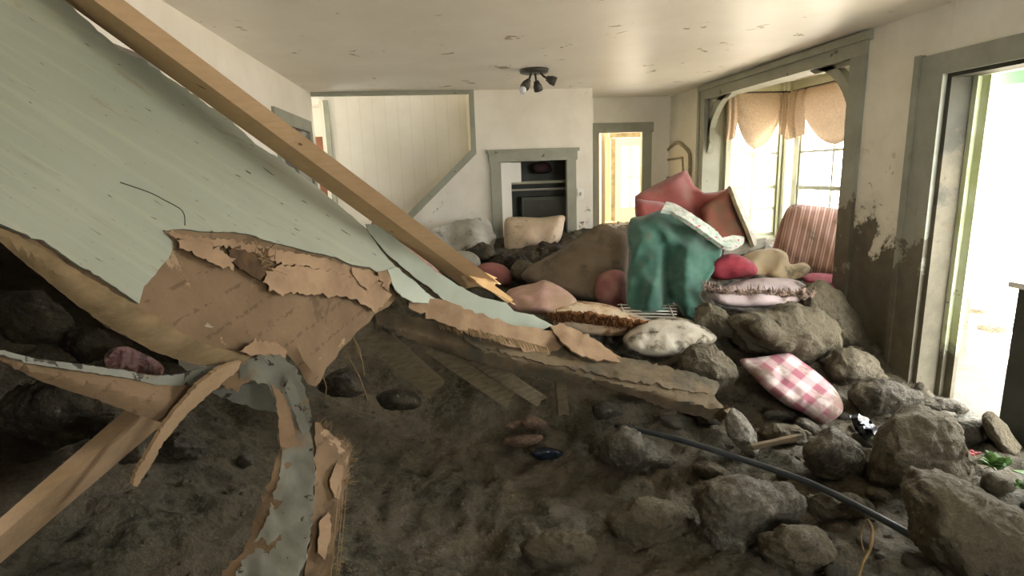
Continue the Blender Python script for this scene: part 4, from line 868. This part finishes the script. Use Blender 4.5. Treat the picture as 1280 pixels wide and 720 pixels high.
puff('red_cloth', [(1000, 345), (1015, 341), (1035, 342), (1050, 346), (1052, 358), (1040, 362), (1020, 356), (1006, 352)], [(1000, 345, 3.95), (1050, 348, 4.0), (1020, 360, 3.8)], .04, M['red'], spacing=4, seed=80, fold=W(.03, .1), label='dark red cloth at the foot of the striped cushion', cat='cloth')
lp = empty('frilled_pillow', P(950, 380, 3.55), 'pale lilac pillow with muddy frill lying on the boulder', 'pillow')
puff('pillow_body', [(880, 355), (900, 360), (930, 350), (965, 347), (995, 350), (1010, 360), (1005, 372), (990, 380), (960, 384), (925, 384), (898, 380), (885, 368)], [(880, 360, 3.6), (1010, 360, 3.6), (950, 384, 3.4)], .12, M['lace'], spacing=5, parent=lp, seed=81)
puff('frill', [(877, 352), (888, 358), (905, 362), (930, 362), (960, 362), (985, 364), (1003, 362), (1020, 365), (1021, 371), (1005, 378), (990, 374), (960, 370), (930, 370), (900, 368), (882, 362)], [(877, 355, 3.42), (1020, 368, 3.42), (950, 340, 3.30)], .06, M['frill'], spacing=3.5, parent=lp, seed=82, fold=lambda x, y, d: .02*math.sin(x*1.1), jag=1.2, smooth_outline=False)
# brown wedge cushion and rose end
wg = empty('sofa_cushion', P(740, 370, 4.0), 'large muddy brown bolster cushion with rose-coloured end, left of green garment', 'cushion')
puff('cushion_body', [(752, 279), (765, 284), (783, 290), (786, 310), (785, 350), (780, 384), (755, 384), (720, 372), (690, 364), (662, 356), (650, 345), (662, 332), (690, 318), (715, 302), (735, 288)], [(752, 279, 4.4), (785, 290, 4.3), (780, 384, 3.9), (655, 350, 4.3)], .12, M['wedge'], wid=.12, spacing=7, parent=wg, seed=83, fold=W(.02, .03), smooth_outline=False)
puff('rose_end', [(745, 352), (752, 342), (768, 337), (782, 342), (787, 360), (784, 380), (770, 386), (752, 384), (744, 370)], 3.85, .09, M['pinkd'], spacing=5, parent=wg, seed=84)
puff('pink_pillow', [(634, 364), (648, 358), (668, 354), (680, 350), (696, 356), (712, 366), (722, 378), (716, 388), (695, 394), (665, 392), (642, 388), (633, 376)], [(634, 370, 3.75), (680, 350, 3.85), (722, 380, 3.6), (665, 392, 3.5)], .12, M['pinkp'], spacing=5, seed=85, label='dirty pale pink pillow behind the splintered beam end', cat='pillow')
fp = empty('fringed_pillow', P(750, 415, 3.35), 'cream pillow with rust-brown fringe lying behind the muddy board', 'pillow')
puff('pillow_body', [(686, 392), (695, 382), (715, 377), (745, 378), (775, 385), (800, 395), (812, 402), (806, 412), (785, 418), (755, 420), (720, 416), (695, 408)], [(686, 395, 3.45), (812, 402, 3.45), (750, 378, 3.6), (750, 420, 3.3)], .13, M['creamp'], spacing=5, parent=fp, seed=86)
bmf = [(683, 392), (700, 389), (725, 389), (750, 392), (775, 396), (800, 400), (815, 403), (810, 414), (790, 415), (765, 412), (740, 408), (715, 404), (690, 402)]
FRD = [(683, 395, 3.26), (812, 405, 3.24), (750, 380, 3.14)]
puff('fringe', bmf, FRD, .025, M['fringe'], spacing=3.5, parent=fp, seed=87, jag=1.4, smooth_outline=False, fold=lambda x, y, d: .02*nz(x, y, 0, .3, 2))
def strands(name, line, D, n, up_, dn, m_, parent, seed, lift=.03):
    rn = random.Random(seed); bm = bmesh.new(); pts = crom(line, 20); F_ = depthfn(D)
    for i in range(n):
        x, y = pts[rn.randrange(len(pts))]; x += rn.uniform(-2, 2); y += rn.uniform(-3, 3); Y = F_(x, y)-lift
        dy = rn.uniform(-up_, dn); dx = rn.uniform(-3, 3)
        tube(bm, [P(x, y, Y), P(x+dx*.6, y+dy*.6, Y-.012), P(x+dx, y+dy, Y-.004)], .0028, 4)
    finish(mesh(name, bm, m_, parent), kind='stuff')
strands('fringe_strands', [(686, 396), (715, 396), (745, 399), (775, 403), (810, 408)], FRD, 420, 7, 7, M['fringe'], fp, 1)
strands('frill_strands', [(880, 358), (905, 365), (950, 366), (985, 368), (1018, 368)], [(877, 355, 3.42), (1020, 368, 3.42), (950, 340, 3.30)], 240, 9, 4, M['frill'], lp, 2, .04)
wp = empty('white_pillow', P(835, 440, 3.1), 'white soiled pillow with piped corner beside the fringed pillow', 'pillow')
puff('pillow_body', [(778, 425), (790, 410), (810, 400), (835, 396), (860, 399), (880, 408), (896, 422), (885, 432), (868, 434), (850, 442), (830, 446), (805, 444), (785, 437)], [(778, 425, 3.15), (896, 422, 3.1), (835, 396, 3.3), (830, 446, 3.0)], .12, M['whitep'], spacing=5, parent=wp, seed=88)
bm = bmesh.new(); tube(bm, [Vector(p) for p in crom([P(*p) for p in ((895, 422, 3.08), (882, 427, 3.04), (872, 434, 3.02), (868, 432, 3.0), (880, 421, 3.02))], 4)], .006, 6)
mesh('piping', bm, M['whitep'], wp)
pl = puff('plaid_pillow', [(925, 450), (945, 447), (965, 444), (985, 441), (1003, 452), (1022, 466), (1040, 482), (1052, 500), (1053, 515), (1040, 526), (1025, 530), (1005, 518), (985, 508), (965, 494), (948, 478), (933, 462)], [(925, 450, 2.95), (985, 441, 3.05), (1053, 505, 2.7), (1025, 530, 2.6), (948, 478, 2.75)], .11, M['plaid'], spacing=5, seed=89, frame=((935, 470), (1025, 535), (975, 435)), label='pink and white plaid pillow lying among the rocks', cat='pillow')
puff('closet_cushion', [(632, 274), (645, 271), (675, 272), (704, 269), (705, 280), (701, 298), (692, 306), (670, 310), (645, 314), (632, 312), (630, 292)], [(632, 274, 6.05), (704, 269, 6.05), (632, 312, 5.85), (695, 305, 5.85)], .13, M['closetp'], spacing=5, seed=90, label='beige speckled cushion standing in the closet doorway', cat='cushion')
# grey sheet and pink rags at the back
sheet('draped_sheet', [(528, 292), (545, 284), (570, 276), (600, 272), (612, 276), (620, 300), (612, 318), (590, 322), (560, 320), (535, 310)], [(528, 292, 5.7), (612, 276, 6.0), (600, 320, 5.6)], M['grey_cloth'], .02, 6, .6, seed=91, fold=lambda x, y, d: .05*math.sin(x/8.)+.05*nz(x, y, 0, .04), label='muddy grey sheet heaped against the back wall left of the closet', cat='sheet')
puff('rag', [(595, 335), (610, 328), (630, 332), (640, 345), (636, 360), (615, 362), (600, 352)], 4.6, .1, M['pinkd'], spacing=5, seed=92, fold=W(.04, .08), label='rose-coloured rag behind the low end of the pine beam', cat='rag')
puff('rag', [(560, 318), (585, 314), (600, 325), (596, 345), (575, 348), (560, 335)], 5.0, .1, M['grey_cloth'], spacing=5, seed=93, fold=W(.05, .08), label='grey muddy rag right behind the middle of the pine beam', cat='rag')
puff('rag', [(470, 270), (500, 285), (530, 320), (560, 350), (600, 380), (640, 392), (600, 395), (540, 370), (490, 330), (465, 295)], [(470, 270, 4.4), (640, 392, 3.9), (540, 350, 4.1)], .06, M['pinkp'], spacing=8, seed=94, fold=W(.06, .05), label='dirty pink blanket lying between pine beam and curled plaster strip', cat='blanket')
# wire rack
bm = bmesh.new()
for k in range(6):
    y = 381+k*3.6; tube(bm, [P(772+k*3, y, 3.55-k*.035), P(846, y+1, 3.55-k*.035)], .0035, 6)
for x in (776, 836): tube(bm, [P(x, 380, 3.55), P(x+8, 401, 3.36)], .004, 6)
finish(mesh('wire_rack', bm, M['wire']), 'white wire rack just above the white pillow, under the green garment', 'rack')

# ------------------------------------------------------------------ fittings
fx = empty('ceiling_spotlight', (.87, 5.12, 2.36), 'dark three-arm ceiling spotlight with one bare clear bulb', 'ceiling light')
def disc(bm, c, r, h, n=24, axis=Vector((0, 0, 1)), r2=None):
    tube(bm, [c, c+axis*h], (lambda t: r+(r2-r)*t) if r2 is not None else r, n)
bm = bmesh.new(); disc(bm, Vector((.87, 5.12, 2.372)), .12, .028, r2=.13); mesh('base', bm, M['metal_d'], fx)
for i, (dx, dy, dz, blb) in enumerate(((-.07, -.05, -.10, True), (.03, .04, -.09, False), (.13, -.03, -.06, False))):
    c0 = Vector((.87+dx*.4, 5.12+dy*.4, 2.37)); c1 = Vector((.87+dx*.8, 5.12+dy, 2.35+dz*.45)); d = Vector((dx, dy, dz)).normalized()
    bm = bmesh.new(); tube(bm, [c0, (c0+c1)/2+Vector((0, 0, -.005)), c1], .009, 8); arm = mesh('arm', bm, M['metal_d'], fx)
    bm = bmesh.new(); tube(bm, [c1, c1+d*.025, c1+d*.04, c1+d*.085], lambda t: .022+.018*min(1, t*1.3), 14); mesh('lamp_head', bm, M['metal_d'], fx)
    if blb:
        bm = bmesh.new(); bmesh.ops.create_uvsphere(bm, u_segments=16, v_segments=10, radius=.032, matrix=Matrix.Translation(c1+d*.115)); tube(bm, [c1+d*.07, c1+d*.1], .014, 10); mesh('bulb', bm, M['bulb'], fx)
structure(boxes('trim_17', [(3.24, 3.3, 1.2, 3.4, 1.93, 2.06), (3.14, 3.6, 1.2, 3.4, 2.07, 2.1)], mat('pale_teal_paint', srgb(150, 186, 176), None, rough=.6, bump=0)))
ls = empty('light_switch', (1.565, YB-.01, 1.27), 'small white light switch on the wall right of the closet casing', 'light switch')
bm = bmesh.new(); box(bm, 1.53, 1.60, YB-.01, YB, 1.215, 1.33); mesh('cover_plate', bm, M['white'], ls, smooth=False)
bm = bmesh.new(); box(bm, 1.558, 1.572, YB-.022, YB-.01, 1.255, 1.29); mesh('toggle', bm, M['sash'], ls, smooth=False)
# arched wall frame on the right wall
wf = empty('arched_wall_mirror', PX(846, 220, XR), 'small arched antique frame hanging on the wall left of the bay', 'mirror')
def wallpoly(pts, off): return [PX(x, y, XR-off) for x, y in pts]
bm = bmesh.new(); arch = crom([PX(x, y, XR-.02) for x, y in ((832, 222), (831, 202), (833, 191), (840, 182), (848, 178), (856, 184), (862, 193), (862, 222))], 4)
tube(bm, [Vector(p) for p in arch], .018, 6); mesh('outer_frame', bm, M['frame'], wf)
bm = bmesh.new(); tube(bm, [PX(x, y, XR-.02) for x, y in ((833, 200), (853, 197), (854, 214))], .014, 6); tube(bm, [PX(834, 222, XR-.02), PX(862, 222, XR-.02)], .016, 6); mesh('inner_frame', bm, M['frame'], wf)
bm = bmesh.new(); vs = [bm.verts.new(PX(x, y, XR-.006)) for x, y in ((832, 221), (832, 195), (840, 184), (848, 180), (856, 186), (861, 194), (861, 221))]; bm.faces.new(vs)
o = mesh('panel', bm, M['cream'], wf, smooth=False); mo = o.modifiers.new('s', 'SOLIDIFY'); mo.thickness = .01; mo.offset = 0
# valances
def valance(name, horiz, a0, a1, plane, ztop, label, sw):
    root = empty(name, ((a0+a1)/2, plane, ztop) if horiz else (plane, (a0+a1)/2, ztop), label, 'curtain', 'balloon valances in the bay')
    n, m_ = 96, 22; bm = bmesh.new(); g = []
    for i in range(n+1):
        u = i/n; a = a0+(a1-a0)*u; col = []
        s = sw(u)   # drop length and bulge
        for j in range(m_+1):
            v = j/m_; drop = s[0]*v; bul = s[1]*math.sin(PI*min(1, v*1.05))**.8
            off = .02+bul+.010*math.sin(u*150)*(1-v*.5)*s[2]+.016*math.sin(u*70)*s[2]+.012*math.sin(v*14+u*9)*(1-s[2])*v
            z = ztop-drop
            col.append(bm.verts.new((a, plane-off, z) if horiz else (plane-off, a, z)))
        g.append(col)
    for i in range(n):
        for j in range(m_): bm.faces.new((g[i][j], g[i+1][j], g[i+1][j+1], g[i][j+1]))
    o = mesh('fabric', bm, M['curtain'], root); mo = o.modifiers.new('s', 'SOLIDIFY'); mo.thickness = .003
    bm = bmesh.new()
    e0, e1 = ((a0, plane-.01, ztop+.005), (a1, plane-.01, ztop+.005)) if horiz else ((plane-.01, a0, ztop+.005), (plane-.01, a1, ztop+.005))
    tube(bm, [e0, e1], .012, 8); mesh('rod', bm, M['metal_d'], root)
def sw1(u): # jabot, swag, jabot
    if u < .17: return (.50-.25*u, .03, 1)
    if u > .83: return (.50-.5*(1-u), .03, 1)
    t = (u-.17)/.66; return (.26+.32*math.sin(PI*t)**.7, .09*math.sin(PI*t)**.5, 0)
valance('balloon_valance', True, 3.09, 3.82, 6.0, 2.28, 'tan balloon valance on the far end window of the bay', sw1)
valance('balloon_valance', False, 5.93, 4.45, 3.82, 2.28, 'tan balloon valance on the long side window of the bay', lambda u: sw1(min(1, u*1.0)))
# glazed door in the hall
dr = structure(boxes('door_1', [(2.56, 2.62, 8.0, 8.5, -.1, .95)], M['cream'])) if False else None
dx0, dx1, dy = 2.66, 3.14, 8.5
bm = bmesh.new()
for b in ((dx0, dx0+.09, dy, dy+.04, .2, 1.98), (dx1-.1, dx1, dy, dy+.04, .2, 1.98), (dx0, dx1, dy, dy+.04, 1.86, 1.98), (dx0, dx1, dy, dy+.04, .2, .95), ((dx0+dx1)/2-.012, (dx0+dx1)/2+.012, dy+.01, dy+.03, .95, 1.86), (dx0, dx1, dy+.01, dy+.03, 1.38, 1.41)): box(bm, *b)
door = structure(mesh('door_1', bm, M['cream'], smooth=False, origin=(0, 0, 0)))
bm = bmesh.new(); box(bm, dx0+.05, dx1-.05, dy+.018, dy+.022, .95, 1.86); mesh('pane', bm, M['glass'], door, smooth=False)
structure(boxes('trim_15', [(dx0-.07, dx0-.01, dy-.0, dy+.12, -.1, 1.98), (dx1+.01, dx1+.1, dy, dy+.12, -.1, 1.98), (dx0-.09, dx1+.12, dy, dy+.12, 1.99, 2.07)], M['frame']))
cb = empty('wood_crate', P(757, 282, 7.6), 'tan wooden box low in the hall doorway', 'box')
bm = bmesh.new(); c_ = P(757, 288, 7.6); box(bm, c_.x-.12, c_.x+.12, 7.5, 7.75, .55, c_.z+.09); bmesh.ops.bevel(bm, geom=bm.edges[:], offset=.008, segments=2, affect='EDGES'); mesh('box_body', bm, M['timber'], cb, smooth=False)
bm = bmesh.new(); box(bm, c_.x-.13, c_.x+.13, 7.49, 7.76, c_.z+.085, c_.z+.11); mesh('lid', bm, M['timber'], cb, smooth=False)
# closet contents
cl = structure(boxes('closet_shelf', [(.56, 1.61, 6.5, 6.95, 1.40, 1.425)], M['sash'])); cl.name = 'trim_16'
bm = bmesh.new(); tube(bm, [(.56, 6.6, 1.33), (1.61, 6.6, 1.33)], .014, 10); finish(mesh('clothes_rail', bm, M['wire']), 'pale clothes rail across the closet under the shelf', 'rail')
cdoor = boxes('leaning_board', [(.69, .80, 6.42, 6.45, .6, 1.64), (.80, .92, 6.44, 6.46, 1.42, 1.64)], M['white']); finish(cdoor, 'white board standing inside the left edge of the closet doorway', 'board')
gb = empty('storage_cabinet', (1.2, 6.75, .7), 'dark grey cabinet panel at the back of the closet', 'cabinet')
bm = bmesh.new(); box(bm, .95, 1.5, 6.65, 6.94, .6, 1.24); mesh('cabinet_body', bm, M['closet'], gb, smooth=False)
bm = bmesh.new(); box(bm, .98, 1.47, 6.63, 6.65, .64, 1.2); mesh('cabinet_door', bm, mat('slate', srgb(98, 102, 96), None, rough=.7, bump=.1), gb, smooth=False)
puff('folded_clothes', [(665, 206), (675, 202), (686, 204), (690, 214), (680, 217), (668, 216)], 6.7, .06, mat('dark_red_clothes', srgb(96, 56, 52), srgb(60, 60, 62), 20, .9, .2, 60), spacing=3, seed=98, label='dark red folded clothes on the closet shelf', cat='clothes')
# brown shelf end in the passage
bk = empty('wooden_cabinet', (-1.36, 7.3, .5), 'brown wooden cupboard end in the passage left of the stairwell', 'cabinet')
bm = bmesh.new(); box(bm, -1.6, -1.27, 7.2, 7.55, .2, 2.02); mesh('cabinet_body', bm, M['wood_br'], bk, smooth=False)
bm = bmesh.new(); box(bm, -1.62, -1.26, 7.18, 7.2, .2, 2.0); mesh('cabinet_door', bm, M['wood_br'], bk, smooth=False)

# ------------------------------------------------------------------ outside
pp = empty('porch_post', (2.98+.05, 2.58, 0), 'dark grey porch post with pale cap just outside the doorway', 'post')
bm = bmesh.new(); box(bm, 2.985, 3.10, 2.35, 2.56, -.1, .86); bmesh.ops.bevel(bm, geom=bm.edges[:], offset=.006, segments=2, affect='EDGES'); mesh('post_shaft', bm, M['darkpost'], pp, smooth=False)
bm = bmesh.new(); box(bm, 2.96, 3.14, 2.32, 2.59, .86, .885); mesh('post_cap', bm, M['white'], pp, smooth=False)
lm = empty('porch_lamp', (3.05, 2.40, .885), 'small black lamp standing on the porch post at the right edge', 'lamp')
bm = bmesh.new(); disc(bm, Vector((3.05, 2.40, .885)), .03, .015); tube(bm, [(3.05, 2.40, .9), (3.05, 2.40, .98)], .009, 8); mesh('lamp_stem', bm, M['black'], lm)
bm = bmesh.new(); disc(bm, Vector((3.05, 2.40, .975)), .042, .055, r2=.034); mesh('lamp_head', bm, M['black'], lm)
sh = empty('shed', (12, 11, 0), 'pale weathered shed with sloping roof far outside the doorway', 'shed')
bm = bmesh.new()
poly = [(10.0, -.3), (10.0, 1.3), (9.2, 1.5), (9.2, -.3)]
box(bm, 9.6, 13, 9.5, 12.5, -.3, .55); mesh('wall', bm, M['shedw'], sh, smooth=False)
bm = bmesh.new(); v = [bm.verts.new(q) for q in ((9.4, 9.3, .5), (9.4, 12.7, .5), (9.4, 11, 1.15), (13.2, 9.3, .5), (13.2, 12.7, .5), (13.2, 11, 1.15))]
for f in ((0, 2, 1), (3, 4, 5), (0, 3, 5, 2), (1, 2, 5, 4), (0, 1, 4, 3)): bm.faces.new([v[i] for i in f])
mesh('roof', bm, mat('faded_roof', srgb(150, 128, 112), None, rough=.8, bump=.1), sh, smooth=False)
